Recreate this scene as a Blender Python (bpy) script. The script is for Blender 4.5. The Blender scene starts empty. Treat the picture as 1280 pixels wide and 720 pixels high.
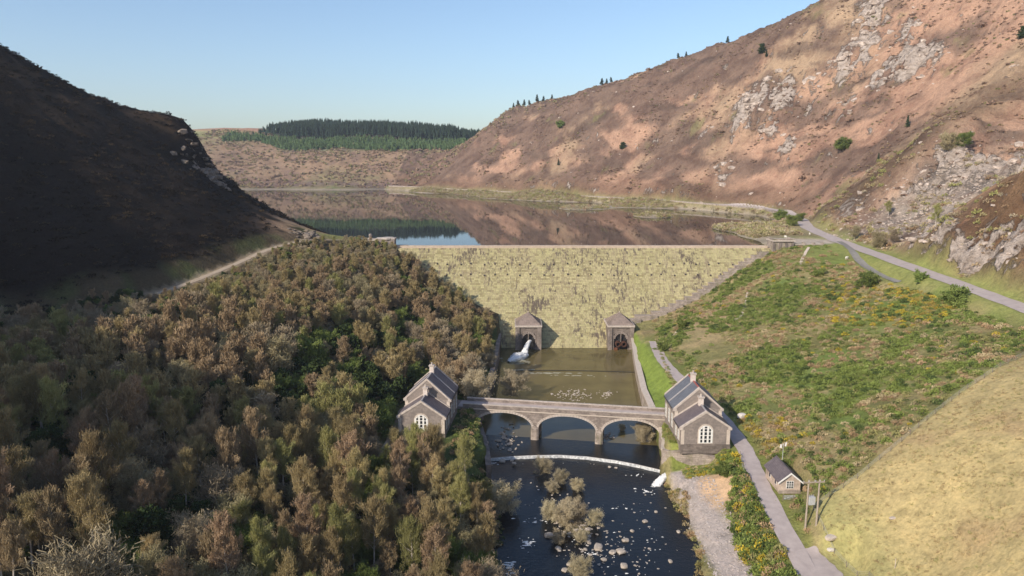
import bpy, math, random
import numpy as np
random.seed(7); np.random.seed(7)
PI = math.pi
C = bpy.context.scene.collection
# ------------------------------------------------------------------ camera, sky, sun, exposure
CAMZ = 75.0; F = 900.0; PITCH = math.radians(10.204)
scene = bpy.context.scene
cd = bpy.data.cameras.new('camera'); cam = bpy.data.objects.new('camera', cd); C.objects.link(cam)
cam.location = (0, 0, CAMZ); cam.rotation_euler = (PI/2 - PITCH, 0, 0)
cd.sensor_width = 36; cd.lens = 36*F/1280; cd.clip_start = 0.5; cd.clip_end = 12000
scene.camera = cam
SUN_EL = 30.0; SUN_DX, SUN_DY = 0.70, 0.714      # horizontal direction the light travels
world = bpy.data.worlds.new("World"); scene.world = world; world.use_nodes = True
wn = world.node_tree.nodes; wl = world.node_tree.links
bg = wn['Background']; sky = wn.new('ShaderNodeTexSky'); sky.sky_type = 'NISHITA'; sky.sun_disc = False
sky.sun_elevation = math.radians(SUN_EL); sky.sun_rotation = math.atan2(-SUN_DX, -SUN_DY)
sky.altitude = 200; sky.air_density = 1.0; sky.dust_density = 1.4; sky.ozone_density = 3.0
wl.new(sky.outputs[0], bg.inputs[0]); bg.inputs[1].default_value = 0.138
sl = bpy.data.lights.new('sun', 'SUN'); sl.energy = 3.9; sl.angle = math.radians(0.5); sl.color = (1.0, 0.90, 0.755)
so = bpy.data.objects.new('sun', sl); C.objects.link(so)
from mathutils import Vector, Matrix
_ce = math.cos(math.radians(SUN_EL)); _n = math.hypot(SUN_DX, SUN_DY)
so.rotation_euler = Vector((SUN_DX/_n*_ce, SUN_DY/_n*_ce, -math.sin(math.radians(SUN_EL)))).to_track_quat('-Z', 'Y').to_euler()
so.location = (-200, -200, 300)
vs = scene.view_settings; vs.view_transform = 'Standard'; vs.look = 'None'; vs.exposure = 0.38; vs.gamma = 1.0; vs.use_curve_mapping = False
scene.cycles.max_bounces = 6; scene.cycles.transparent_max_bounces = 6; scene.cycles.volume_bounces = 0

# ------------------------------------------------------------------ helpers
def tag(o, label=None, cat=None, group=None, kind=None):
    if label: o['label'] = label
    if cat: o['category'] = cat
    if group: o['group'] = group
    if kind: o['kind'] = kind
    return o
def empty(name, loc=(0,0,0), rz=0, label=None, cat=None, group=None):
    o = bpy.data.objects.new(name, None); C.objects.link(o); o.location = loc; o.rotation_euler = (0,0,rz)
    o.empty_display_size = 0.5
    return tag(o, label, cat, group)
def link(name, me, mat=None, parent=None):
    o = bpy.data.objects.new(name, me); C.objects.link(o)
    if mat is not None and not me.materials: me.materials.append(mat)
    if parent is not None: o.parent = parent
    return o
def np_mesh(name, V, quads=None, tris=None, smooth=False, attrs=None):
    me = bpy.data.meshes.new(name)
    V = np.asarray(V, np.float32)
    me.vertices.add(len(V)); me.vertices.foreach_set('co', V.ravel())
    nq = 0 if quads is None else len(quads); nt = 0 if tris is None else len(tris)
    li = []
    if nq: li.append(np.asarray(quads, np.int32).ravel())
    if nt: li.append(np.asarray(tris, np.int32).ravel())
    li = np.concatenate(li); me.loops.add(len(li)); me.loops.foreach_set('vertex_index', li)
    me.polygons.add(nq+nt)
    st = np.concatenate([np.arange(nq)*4, nq*4+np.arange(nt)*3]).astype(np.int32)
    me.polygons.foreach_set('loop_start', st)
    me.polygons.foreach_set('use_smooth', np.full(nq+nt, smooth))
    for k, a in (attrs or {}).items():
        a = np.asarray(a, np.float32)
        if a.ndim == 2:
            at = me.attributes.new(k, 'FLOAT_COLOR', 'POINT')
            c = np.ones((len(V), 4), np.float32); c[:, :3] = a[:, :3]; at.data.foreach_set('color', c.ravel())
        else:
            at = me.attributes.new(k, 'FLOAT', 'POINT'); at.data.foreach_set('value', a)
    me.update(calc_edges=True); me.validate()
    return me
class MB:
    def __init__(s): s.v = []; s.f = []
    def add(s, vs, fs):
        b = len(s.v); s.v += [tuple(p) for p in vs]; s.f += [tuple(b+i for i in f) for f in fs]; return s
    def box(s, x0, x1, y0, y1, z0, z1):
        return s.add([(x0,y0,z0),(x1,y0,z0),(x1,y1,z0),(x0,y1,z0),(x0,y0,z1),(x1,y0,z1),(x1,y1,z1),(x0,y1,z1)],
                     [(0,3,2,1),(4,5,6,7),(0,1,5,4),(1,2,6,5),(2,3,7,6),(3,0,4,7)])
    def bar(s, a, b, w, h=None):
        a = Vector(a); b = Vector(b); d = (b-a).normalized(); h = h or w
        u = Vector((0,0,1)) if abs(d.z) < .95 else Vector((1,0,0))
        r = d.cross(u).normalized()*w/2; u2 = r.cross(d).normalized()*h/2
        vs = [p+sx*r+sy*u2 for p in (a,b) for sx, sy in ((-1,-1),(1,-1),(1,1),(-1,1))]
        return s.add(vs, [(0,1,2,3),(7,6,5,4),(0,4,5,1),(1,5,6,2),(2,6,7,3),(3,7,4,0)])
    def tube(s, pts, rad, n=6):
        b = len(s.v); pts = [Vector(p) for p in pts]
        for i, p in enumerate(pts):
            d = (pts[min(i+1,len(pts)-1)]-pts[max(i-1,0)]).normalized()
            u = Vector((0,0,1)) if abs(d.z) < .9 else Vector((1,0,0))
            r = d.cross(u).normalized(); w = r.cross(d)
            for k in range(n):
                a = 2*PI*k/n; s.v.append(tuple(p+(r*math.cos(a)+w*math.sin(a))*rad[i]))
        for i in range(len(pts)-1):
            for k in range(n):
                s.f.append((b+i*n+k, b+i*n+(k+1)%n, b+(i+1)*n+(k+1)%n, b+(i+1)*n+k))
        s.f.append(tuple(b+k for k in range(n))[::-1]); s.f.append(tuple(b+(len(pts)-1)*n+k for k in range(n)))
        return s
    def prism(s, poly, y0, y1):            # polygon in xz pushed along y
        n = len(poly); vs = [(x,y0,z) for x,z in poly]+[(x,y1,z) for x,z in poly]
        fs = [tuple(range(n)), tuple(range(2*n-1, n-1, -1))]+[(i, n+i, n+(i+1)%n, (i+1)%n) for i in range(n)]
        return s.add(vs, fs)
    def build(s, name, mat, parent=None, smooth=False):
        me = bpy.data.meshes.new(name); me.from_pydata(s.v, [], s.f); me.validate(); me.update()
        import bmesh
        bm = bmesh.new(); bm.from_mesh(me); bmesh.ops.recalc_face_normals(bm, faces=bm.faces); bm.to_mesh(me); bm.free()
        if smooth: me.polygons.foreach_set('use_smooth', [True]*len(me.polygons))
        return link(name, me, mat, parent)

# numpy noise
def _hash(ix, iy, seed):
    h = (ix.astype(np.int64)*374761393 + iy.astype(np.int64)*668265263 + seed*1442695041) & 0xffffffff
    h = ((h ^ (h >> 13))*1274126177) & 0xffffffff
    return ((h ^ (h >> 16)) & 0xffff)/65535.0
def noise2(x, y, seed=0):
    x = np.asarray(x, float); y = np.asarray(y, float)
    ix = np.floor(x); iy = np.floor(y); fx = x-ix; fy = y-iy
    u = fx*fx*fx*(fx*(fx*6-15)+10); v = fy*fy*fy*(fy*(fy*6-15)+10)
    def g(dx, dy):
        a = _hash(ix+dx, iy+dy, seed)*2*PI
        return np.cos(a)*(fx-dx)+np.sin(a)*(fy-dy)
    return ((g(0,0)*(1-u)+g(1,0)*u)*(1-v)+(g(0,1)*(1-u)+g(1,1)*u)*v)*1.5
def fbm(x, y, scale, octv=4, seed=0, ridged=False):
    s = 0; a = 1.0; t = 0; f = 1.0/scale
    for o in range(octv):
        n = noise2(x*f, y*f, seed+o*17)
        if ridged: n = 1-2*np.abs(n)*1.3
        s = s + a*n; t += a; a *= .5; f *= 2.03
    return s/t
def sstep(a, b, x):
    t = np.clip((x-a)/(b-a), 0, 1); return t*t*(3-2*t)

# reference ray (used only to work out where in the valley a feature lies)
_t = math.tan(PITCH); _c = math.cos(PITCH); _s = math.sin(PITCH)
def P(px, py, z):
    v = (py-360)/F; r = (v+_t)/(1-v*_t); H = CAMZ-z; d = H/r
    return ((px-640)/F*(d*_c+H*_s), d, z)

# ------------------------------------------------------------------ terrain
CP = []
def cp(*pts):
    for p in pts: CP.append(p)
# right bank and slope
cp((50,60,3),(50,85,4),(50,105,5),(52,137,7),(54,150,7.4),(55,165,7.6),(55,185,7.8),(52,217,8),(51.8,251,8.5),(50,268,8),
   (40,60,1),(40,90,1.2),(42,120,2.0),(43,140,2.5),(44,155,5),(40,168,6.5),(41,190,5.5),(43,210,4.2),(46,235,4.2),(49,262,4.2),
   (57,280,8),(80,290,17),(110,305,33),(118,318,37.8),(140,318,38),(70,270,15),(90,258,22),(110,282,31),(126,298,37),
   (100,220,23),(120,222,31),(80,202,15.5),(64,185,9.5),(74,162,14),(98,172,23.5),(118,190,30.5),(68,220,12),(66,245,12),
   (155,378,39),(142,275,38),(139,221,36.5),(138,190,35.2),(136,150,33.5),(136,100,32))
# near spur
cp((56,123,9.5),(60,131,11),(66,108,11.3),(60,95,8.2),(63,80,14.5),(74,100,19.5),(76,124,21.5),(92,138,27.5),(110,150,32),(90,100,31),(100,70,40),(120,110,38),
   (70,50,26),(140,60,46),(110,150,32),(60,20,25),(180,100,52),(120,0,50))
# knoll and quarry beside the upper road
cp((150,232,40),(157,226,53),(163,228,60),(172,240,70),(200,236,80),(152,205,44),(165,195,58),(190,180,70),(158,250,54),(152,268,42.5),(161,263,54),(172,260,63),(186,256,68),(176,284,55),(165,283,46),(200,320,62),
   (168,300,43),(180,340,50),(207,345,71),(230,342,74),(213,358,88),(243,352,92),(170,400,48),(260,300,85),(230,280,76),(250,240,92),(300,330,110))
# mountain on the right, foot by the shore road
cp((-116,873,40),(-60,800,40),(0,736,40),(84,637,40),(146,551,40),(178,490,40.5),(176,430,40),
   (-20,870,92),(-38,905,103),(30,850,120),(-5,900,114),(71,830,143),(140,780,160),(185,745,172),(212,720,183),(262,640,207),(30,760,75),(110,700,95),(160,640,100),(205,560,92),
   (215,500,85),(220,430,80),(250,480,112),(255,420,112),(300,500,165),(300,420,145),(290,580,185),(340,560,225),(350,450,205),(360,360,165),(420,300,170),(420,450,240),(500,600,260),
   (330,680,222),(260,780,200),(150,900,170),(0,1000,140),(300,900,215),(600,400,270),(600,900,250),(400,150,150),(300,100,110),(500,0,160),(280,200,95))
# reservoir bed
cp((0,330,26),(60,340,28),(90,350,32),(113,345,36.4),(110,399,36.4),(86,470,36.4),(38,545,36.4),(-29,699,36.6),(-90,800,36.6),(118,399,38.6),(120,350,38.4),(95,480,38.6),(48,560,38.6),(-20,716,38.8),
   (0,450,27),(-40,380,26),(-40,600,28),(-100,500,28),(-120,700,28),(-150,800,30),(-200,850,32),(-300,860,33),(60,400,29),(20,520,30),(-60,340,31),(-170,520,31),(-260,700,31))
# far shore and hills
cp((-360,905,40),(-220,905,40),(-110,905,41),(-330,960,52),(-220,970,56),(-120,960,58),(-350,1050,78),(-230,1050,82),(-110,1050,84),(-20,1050,95),(60,1100,110),
   (-330,1140,100),(-200,1140,101),(-80,1140,98),(-400,1250,124),(-470,1200,122),(-330,1250,116),(-200,1250,113),(-60,1250,103),(80,1300,100),(-200,1500,118),(-500,1500,120),(100,1700,120),
   (-700,1300,115),(-900,900,120),(400,1500,170),(900,1400,200))
# left hill, with an unseen ridge added near the camera to cast shade
cp((-66,350,33),(-82,352,35),(-97,355,40),(-72,330,38.6),(-86,318,42),(-91,305,43.5),(-104,337,46.5),(-110,400,30),(-130,440,31),(-103,300,47),(-100,262,37),(-116,262,46),(-112,227,32),(-128,227,42),(-140,200,27),(-155,205,44),
   (-121,360,51),(-155,348,86),(-148,342,81),(-141,340,66),(-134,338,62),(-148,328,78),(-131,365,56),(-163,350,89),(-190,330,104),(-204,300,119),(-230,280,136),(-255,250,150),(-262,200,158),(-190,250,96),(-165,250,74),(-180,300,101),(-150,290,75),
   (-130,300,63),(-170,200,62),(-200,190,95),(-230,150,130),(-270,100,165),(-200,120,95),(-160,120,55),(-130,130,32),(-300,0,170),(-220,20,110),(-165,5,78),(-200,60,122),(-172,50,112),(-166,85,86),(-152,34,115),(-135,14,78),(-112,-15,42),(-120,45,52),(-330,250,170),(-350,400,120),  # out-of-view ridge points here are shaped to throw shade over the wood
   (-200,400,78),(-172,430,50),(-152,430,36),(-160,470,36),(-260,470,80),(-250,560,50),(-340,700,70),(-420,820,60),(-500,600,110),(-600,300,190),(-500,0,220),(-230,350,105))
# left wood
cp((-66,85,20),(-40,85,10),(-20,85,4),(-10,100,2),(-14,130,3),(-14,150,4.5),(-16,165,7.4),(-16,190,7.6),(-30,168,7.8),(-30,200,9),(-14,215,6.5),(-12,250,7),(-11,276,7.5),(-30,240,14),(-28,296,20),(-50,309,35),(-62,316,38.5),
   (-60,120,16),(-34,130,8),(-90,100,30),(-110,130,29),(-60,160,17),(-90,160,26),(-115,165,27),(-60,200,22),(-90,200,29),(-115,200,28),(-50,245,23),(-75,250,32),(-45,280,27),(-70,290,37),(-85,285,40),
   (-10,60,2),(-60,40,20),(-100,40,38),(0,0,0),(0,-100,0),(-300,-200,180),(300,-200,120),(20,40,-1))
CP = np.array(CP, float)
_cx, _cy, _cz = CP[:,0], CP[:,1], CP[:,2]
_K = 9.0
def _phi(dx, dy): return np.sqrt(dx*dx+dy*dy+_K*_K)
_n = len(CP)
_A = np.zeros((_n+3, _n+3))
_A[:_n,:_n] = _phi(_cx[:,None]-_cx[None], _cy[:,None]-_cy[None])
_A[:_n,:_n] += np.eye(_n)*-1.2
_A[:_n,_n] = _A[_n,:_n] = 1; _A[:_n,_n+1] = _A[_n+1,:_n] = _cx/100; _A[:_n,_n+2] = _A[_n+2,:_n] = _cy/100
_W = np.linalg.solve(_A, np.concatenate([_cz, np.zeros(3)]))
def base(x, y):
    out = _W[_n]+_W[_n+1]*x/100+_W[_n+2]*y/100
    for i in range(_n): out = out+_W[i]*_phi(x-_cx[i], y-_cy[i])
    return out

LANE = [(50,60,3.2),(50,85,4),(50,105,5),(52,137,7),(53.6,150,7.4),(55.2,165,7.6),(55,185,7.8),(53,203,7.9),(51.6,217,8),(50.6,232,8.2),(51.2,245,8.4),(52.5,258,8.5)]
UPROAD = [(-150,905,41.5),(-116,873,41.5),(-60,800,41.5),(0,736,41.5),(84,637,41.5),(146,551,41.3),(176,490,41),(171,430,39.8),(156,378,39),(147,320,38.4),(142,275,38),(139,221,36.5),(138,190,35.2),(136,150,33.5),(135,100,32),(134,40,30)]
BRANCH = [(147,322,38.4),(141,300,37.6),(134,276,35.5),(130.5,253,34.4),(130.5,240,33.6)]
YARD = [(-31,150,6.8),(-29.5,160,7.4),(-29,172,7.6),(-29,186,8),(-24,200,8.5)]
TRACK = [(-62,322,38.6),(-74,316,39.5),(-86,300,41.5),(-95,280,40),(-101,262,37),(-108,240,34),(-116,225,31.5)]
PATHS = [(LANE,2.2,5),(BRANCH,1.6,4),(YARD,2.0,5),(TRACK,1.8,5),(UPROAD,3.8,6)]
def poly_near(x, y, pl):
    best = np.full(np.shape(x), 1e9); bz = np.zeros(np.shape(x)); bs = np.zeros(np.shape(x))
    for (x0,y0,z0),(x1,y1,z1) in zip(pl[:-1], pl[1:]):
        dx, dy = x1-x0, y1-y0; L = dx*dx+dy*dy
        t = np.clip(((x-x0)*dx+(y-y0)*dy)/L, 0, 1)
        qx = x-(x0+t*dx); qy = y-(y0+t*dy); d = np.hypot(qx, qy)
        m = d < best
        side = np.sign(dx*(y-y0)-dy*(x-x0))
        best = np.where(m, d, best); bz = np.where(m, z0+t*(z1-z0), bz); bs = np.where(m, side, bs)
    return best, bz, bs
# river banks as functions of y
_ry = np.array([-200, 60,100,122,143,160,166,172,180,190,213,240,277,283])
_rl = np.array([ -2, -2,-2,-2.5,-2.6,-5.0,-5.6,-6.5,-8.0,-9.5,-7.0,-5.5,-4.5,-4.5])
_rr = np.array([ 32, 32,33, 33.5,36, 35.5,36.5,38,  38.8,39.4,40.2,43,47.5,48.3])
WL0, WL1 = 0.0, -0.5          # water level above and below the weir
def bankL(y): return np.interp(y, _ry, _rl)
def bankR(y): return np.interp(y, _ry, _rr)
SPUR = [(53,-60),(53,112),(55.5,120),(58,128),(66,129.5),(76,133.5),(92,142.5),(110,152.5),(128,166),(160,175),(260,175),(260,-60)]
def in_poly(x, y, poly):
    r = np.zeros(np.shape(x), bool); n = len(poly)
    for i in range(n):
        x0,y0 = poly[i]; x1,y1 = poly[(i+1)%n]
        c = ((y0 > y) != (y1 > y)) & (x < (x1-x0)*(y-y0)/((y1-y0) if y1 != y0 else 1e-9)+x0)
        r ^= c
    return r
def poly_dist(x, y, poly):
    d, _, _ = poly_near(x, y, [(a,b,0) for a,b in poly]+[(poly[0][0],poly[0][1],0)])
    return np.where(in_poly(x, y, poly), d, -d)
# crags: (x, y, radius) in the valley
CRAGS = []
def mountain_w(x, y):
    d, _, s = poly_near(x, y, UPROAD)
    right = (s < 0) if True else s
    # the mountain side of the upper road
    w = np.where(right_of_road(x, y), sstep(4, 40, d), 0)
    return w
def right_of_road(x, y):
    ys = np.array([p[1] for p in UPROAD][::-1]); xs = np.array([p[0] for p in UPROAD][::-1])
    return x > np.interp(y, ys, xs)
def crag_mask(x, y):
    m = np.zeros(np.shape(x))
    for cx, cy, r, k in CRAGS:
        d2 = ((x-cx)**2+((y-cy)/1.35)**2)/(r*r)
        m = np.maximum(m, k*np.exp(-d2*1.2))
    return m
def H(x, y):
    x = np.asarray(x, float); y = np.asarray(y, float)
    z = base(x, y)
    mw = mountain_w(x, y)
    far = sstep(850, 950, y)*(1-mw)
    lh = sstep(-95, -135, x)*sstep(700, 500, y)
    wet = sstep(40.5, 36, z)*sstep(316, 330, y)
    calm = 1-wet
    spur = sstep(-4, 4, poly_dist(x, y, SPUR))
    f1 = fbm(x, y, 90, 4, 3); f2 = fbm(x, y, 26, 4, 11); f3 = fbm(x, y, 9, 3, 23); rg = fbm(x, y, 34, 4, 31, True)
    z = z+calm*(mw*(f1*5+f2*2.8+f3*1.9+(rg-.35)*3.4)+far*(f1*5+f2*2.5)+lh*(f1*2+f2*2.2+(rg-.4)*2.2+f3*.9))
    z = z+calm*(1-mw)*(1-far)*(1-lh)*(f2*.6*(1-.6*spur)+f3*.35*(1-.7*spur))*sstep(30, 60, np.abs(x-20)+np.maximum(0, y-400))
    _dr = poly_near(x, y, UPROAD)[0]; cm = crag_mask(x, y)*np.where(right_of_road(x, y), sstep(4.5, 11, _dr), 0)
    st = fbm(x, y, 13, 3, 71, True); z = z+cm*(st*6.5+fbm(x, y, 5, 2, 73, True)*2.2+.5)
    z = z+7*sstep(-141,-147,x)*np.exp(-((x+153)/13)**2-((y-342)/15)**2)
    # paths are cut level
    for pl, hw, fall in PATHS:
        d, pz, _ = poly_near(x, y, pl)
        w = 1-sstep(hw, hw+fall, d); z = z*(1-w)+pz*w
    # shore shelf stays above the lake
    # lay-by
    w = 1-sstep(3.2, 6, np.hypot((x-55.5), (y-113)/1.3)); z = z*(1-w)+5.4*w
    # abutment plaza
    w = 1-sstep(9, 14, np.hypot((x-134)/1.6, y-324)); z = z*(1-w)+38.2*w
    # building pads
    for (bx, by, rx, ry, bz) in ((45.6,169,7,13,7.3),(-20,176,8,13,7.3),(57,142,2.6,5,7.2)):
        q = np.maximum(np.abs(x-bx)-rx, np.abs(y-by)-ry); w = 1-sstep(0, 3.5, q); z = z*(1-w)+bz*w
    # below the dam face
    yf = 314-33*(37-z)/37
    # river
    L = bankL(y); R = bankR(y)
    ins = np.minimum(x-L, R-x)                       # >0 inside
    walled = sstep(160, 166, y)
    rag = fbm(x, y, 7, 2, 5)*1.8*(1-walled)
    soft = 5*(1-walled)+1.0*walled
    w = sstep(-soft, 0.6, ins+rag)*sstep(310, 304, y)
    bed = np.where(y > 172, -2.2, -1.5+fbm(x, y, 5, 3, 9)*.75)
    # island shelf downstream
    isl = np.exp(-(((x-13)/5.5)**2+((y-140)/12.0)**2))*1.0
    bed = bed+isl*np.where(y > 165, 0, 1.25)
    z = z*(1-w)+np.minimum(bed, z)*w
    # the step down to the gravel bank below the buildings on the far bank side
    g = sstep(34, 36, x)*sstep(50.5, 46, x)*sstep(163.5, 161.5, y)*sstep(150, 156, y)
    z = z*(1-g)+np.minimum(z, 1.6+(x-36)*.18)*g
    return z
def hz(x, y): return float(H(np.array([x]), np.array([y]))[0])
def hit(px, py, d0=70, d1=1500):
    """where the sight line of the photograph meets the ground"""
    ds = np.concatenate([np.arange(d0, 400, 1.0), np.arange(400, d1, 2.5)])
    v = (py-360)/F; r = (v+_t)/(1-v*_t); h = r*ds; z = CAMZ-h; x = (px-640)/F*(ds*_c+h*_s)
    g = H(x, ds); k = np.argmax(g > z)
    if not (g > z).any(): return None
    return (float(x[k]), float(ds[k]), float(g[k]))
for px, py, r, k in ((940,130,17,1.0),(975,118,14,.9),(985,180,12,.8),(930,150,12,1),(905,215,12,.6),(960,165,10,.7),(1075,70,17,1.0),(1050,85,13,.9),(1135,78,16,1),(1105,95,12,.9),(1090,20,20,.8),(1130,45,16,.7),(1165,75,13,.8),
                     (1060,130,12,.5),(1010,100,12,.5),(1200,210,15,.9),(1240,205,15,1.0),(1160,230,10,.6),(1270,200,14,1),(1275,235,9,.4),(1080,250,9,.5),(1120,240,10,.7),(1180,70,10,.6),(880,170,10,.35),(1265,95,8,.5)):
    h_ = hit(px, py)
    if h_: CRAGS.append((h_[0], h_[1], r, k))
CRAGS += [(152,214,7,1.0),(153,226,7,1.0),(156,205,7,1),(162,222,9,.75),(153,195,6,.8),(170,228,9,.5),(160,185,9,.8),(178,212,10,.5),(150,243,6,1.0),(152,256,7,.9),(150,232,6,1.0),(149,215,5,1.0),(150,268,6,.8),(157,272,7,.7)]

# ------------------------------------------------------------------ materials
def M(name):
    m = bpy.data.materials.new(name); m.use_nodes = True; nt = m.node_tree
    b = nt.nodes['Principled BSDF']; b.inputs['Specular IOR Level'].default_value = 0.15
    return m, nt, b
def N(nt, typ, **kw):
    n = nt.nodes.new(typ)
    for k, v in kw.items():
        if k in n.inputs: n.inputs[k].default_value = v
        else: setattr(n, k, v)
    return n
def ramp(nt, fac, stops):
    r = nt.nodes.new('ShaderNodeValToRGB'); cr = r.color_ramp
    while len(cr.elements) < len(stops): cr.elements.new(0.5)
    for e, (p, c) in zip(cr.elements, stops):
        e.position = p; e.color = tuple(c)+(1,) if len(c) == 3 else c
    nt.links.new(fac, r.inputs[0]); return r.outputs[0]
def mixc(nt, fac, a, b, mode='MIX'):
    n = nt.nodes.new('ShaderNodeMix'); n.data_type = 'RGBA'; n.blend_type = mode; n.clamp_factor = True
    for sock, v in ((n.inputs[0], fac), (n.inputs[6], a), (n.inputs[7], b)):
        if hasattr(v, 'links') or hasattr(v, 'node'): nt.links.new(v, sock)
        elif isinstance(v, (int, float)): sock.default_value = v
        else: sock.default_value = tuple(v)+(1,) if len(v) == 3 else v
    return n.outputs[2]
def math_(nt, op, a, b=0.0, c=None):
    n = nt.nodes.new('ShaderNodeMath'); n.operation = op
    for i, v in enumerate((a, b) if c is None else (a, b, c)):
        if hasattr(v, 'node'): nt.links.new(v, n.inputs[i])
        else: n.inputs[i].default_value = v
    return n.outputs[0]
def tex(nt, scale, detail=4, rough=.55, coord='Object', stretch=None, typ='ShaderNodeTexNoise', out=0, dist=0.0):
    tc = nt.nodes.new('ShaderNodeTexCoord'); src = tc.outputs[coord]
    if stretch:
        mp = nt.nodes.new('ShaderNodeMapping'); mp.inputs['Scale'].default_value = stretch; nt.links.new(src, mp.inputs[0]); src = mp.outputs[0]
    n = nt.nodes.new(typ); n.inputs['Scale'].default_value = scale
    if typ == 'ShaderNodeTexNoise':
        n.inputs['Detail'].default_value = detail; n.inputs['Roughness'].default_value = rough; n.inputs['Distortion'].default_value = dist
    nt.links.new(src, n.inputs['Vector']); return n.outputs[out]
def bump(nt, b, h, strength=.5, dist=.1):
    n = nt.nodes.new('ShaderNodeBump'); n.inputs['Strength'].default_value = strength; n.inputs['Distance'].default_value = dist
    nt.links.new(h, n.inputs['Height']); nt.links.new(n.outputs[0], b.inputs['Normal']); return n
def simple(name, c1, c2, scale=1.0, rough=.9, bs=0.0, bscale=None, stretch=None, spec=.15):
    m, nt, b = M(name)
    f = tex(nt, scale, 5, .6, stretch=stretch)
    nt.links.new(ramp(nt, f, [(.32, c1), (.68, c2)]), b.inputs['Base Color'])
    b.inputs['Roughness'].default_value = rough; b.inputs['Specular IOR Level'].default_value = spec
    if bs: bump(nt, b, tex(nt, bscale or scale*2, 4), bs, .15)
    return m
def masonry(name, c1, c2, mortar, course=.45, length=1.0, bs=.5, stain=(.08,.07,.06), stain_amt=.5, moss=None):
    """squared stone in courses, lying on all faces through a box-like brick pattern"""
    m, nt, b = M(name)
    tc = nt.nodes.new('ShaderNodeTexCoord'); sx = nt.nodes.new('ShaderNodeSeparateXYZ'); nt.links.new(tc.outputs['Object'], sx.inputs[0])
    hsum = math_(nt, 'ADD', sx.outputs[0], math_(nt, 'MULTIPLY', sx.outputs[1], 1.0))
    cx = nt.nodes.new('ShaderNodeCombineXYZ'); nt.links.new(hsum, cx.inputs[0]); nt.links.new(sx.outputs[2], cx.inputs[1])
    br = nt.nodes.new('ShaderNodeTexBrick'); nt.links.new(cx.outputs[0], br.inputs['Vector'])
    br.inputs['Scale'].default_value = 1; br.inputs['Brick Width'].default_value = length; br.inputs['Row Height'].default_value = course
    br.inputs['Mortar Size'].default_value = .02; br.inputs['Bias'].default_value = 0
    br.inputs['Color1'].default_value = tuple(c1)+(1,); br.inputs['Color2'].default_value = tuple(c2)+(1,); br.inputs['Mortar'].default_value = tuple(mortar)+(1,)
    n1 = tex(nt, .35, 5, .65); n2 = tex(nt, 2.2, 4, .6)
    st = ramp(nt, n1, [(.42, (0,0,0)), (.66, (1,1,1))])
    col = mixc(nt, math_(nt, 'MULTIPLY', st, stain_amt), br.outputs['Color'], stain)
    col = mixc(nt, .5, col, ramp(nt, n2, [(.3, (.62,.6,.6)), (.7, (1.25,1.22,1.18))]), 'MULTIPLY')
    if moss:
        n3 = tex(nt, .5, 5, .7, stretch=(1,1,.35))
        col = mixc(nt, ramp(nt, n3, [(.52, (0,0,0)), (.7, (.7,.7,.7))]), col, moss)
    nt.links.new(col, b.inputs['Base Color']); b.inputs['Roughness'].default_value = .92
    h = math_(nt, 'ADD', math_(nt, 'MULTIPLY', br.outputs['Fac'], -.6), n2)
    bump(nt, b, h, bs, .08)
    return m

m_stone = masonry('dark_stone', (.17,.14,.125), (.26,.215,.19), (.24,.21,.18), .4, .9)
m_stone2 = masonry('wall_stone', (.36,.30,.26), (.50,.42,.36), (.26,.22,.19), .5, 1.1, .7, (.12,.10,.085), .6, (.20,.19,.09))
m_bridge = masonry('bridge_stone', (.26,.215,.19), (.38,.32,.28), (.24,.2,.18), .35, .8, .5, (.10,.085,.075), .6)
m_cope = simple('pale_coping', (.42,.36,.31), (.58,.50,.44), 1.5, .85, .3, 5)
m_quoin = simple('quoin_stone', (.50,.42,.35), (.62,.53,.45), 1.2, .85, .3, 5)
m_brick = masonry('hut_brick', (.52,.40,.32), (.60,.48,.39), (.6,.5,.42), .12, .3, .3)
m_white = simple('white_paint', (.72,.70,.66), (.82,.80,.76), 2, .5)
m_black = simple('black_iron_hole_shade', (.02,.02,.022), (.04,.038,.036), 3, .5, spec=.4)  # iron colour that also paints the shade inside holes
m_glass = simple('dark_pane', (.015,.017,.02), (.03,.033,.04), 1, .12, spec=.6)
m_lead = simple('lead_flashing', (.30,.28,.28), (.4,.38,.38), 2, .6)
m_terra = simple('terracotta_ridge', (.34,.10,.08), (.42,.14,.11), 2, .8)
m_wood = simple('weathered_wood', (.30,.25,.20), (.44,.37,.30), 1.5, .85, .3, 8, (4,4,.4))
m_fence = simple('fence_wood', (.16,.13,.10), (.28,.24,.19), 1.5, .9)
m_galv = simple('galvanised_steel', (.40,.41,.42), (.52,.53,.54), 3, .45, spec=.5)
m_rust = simple('rusty_pipe', (.05,.03,.025), (.12,.055,.035), 3, .7)
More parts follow.
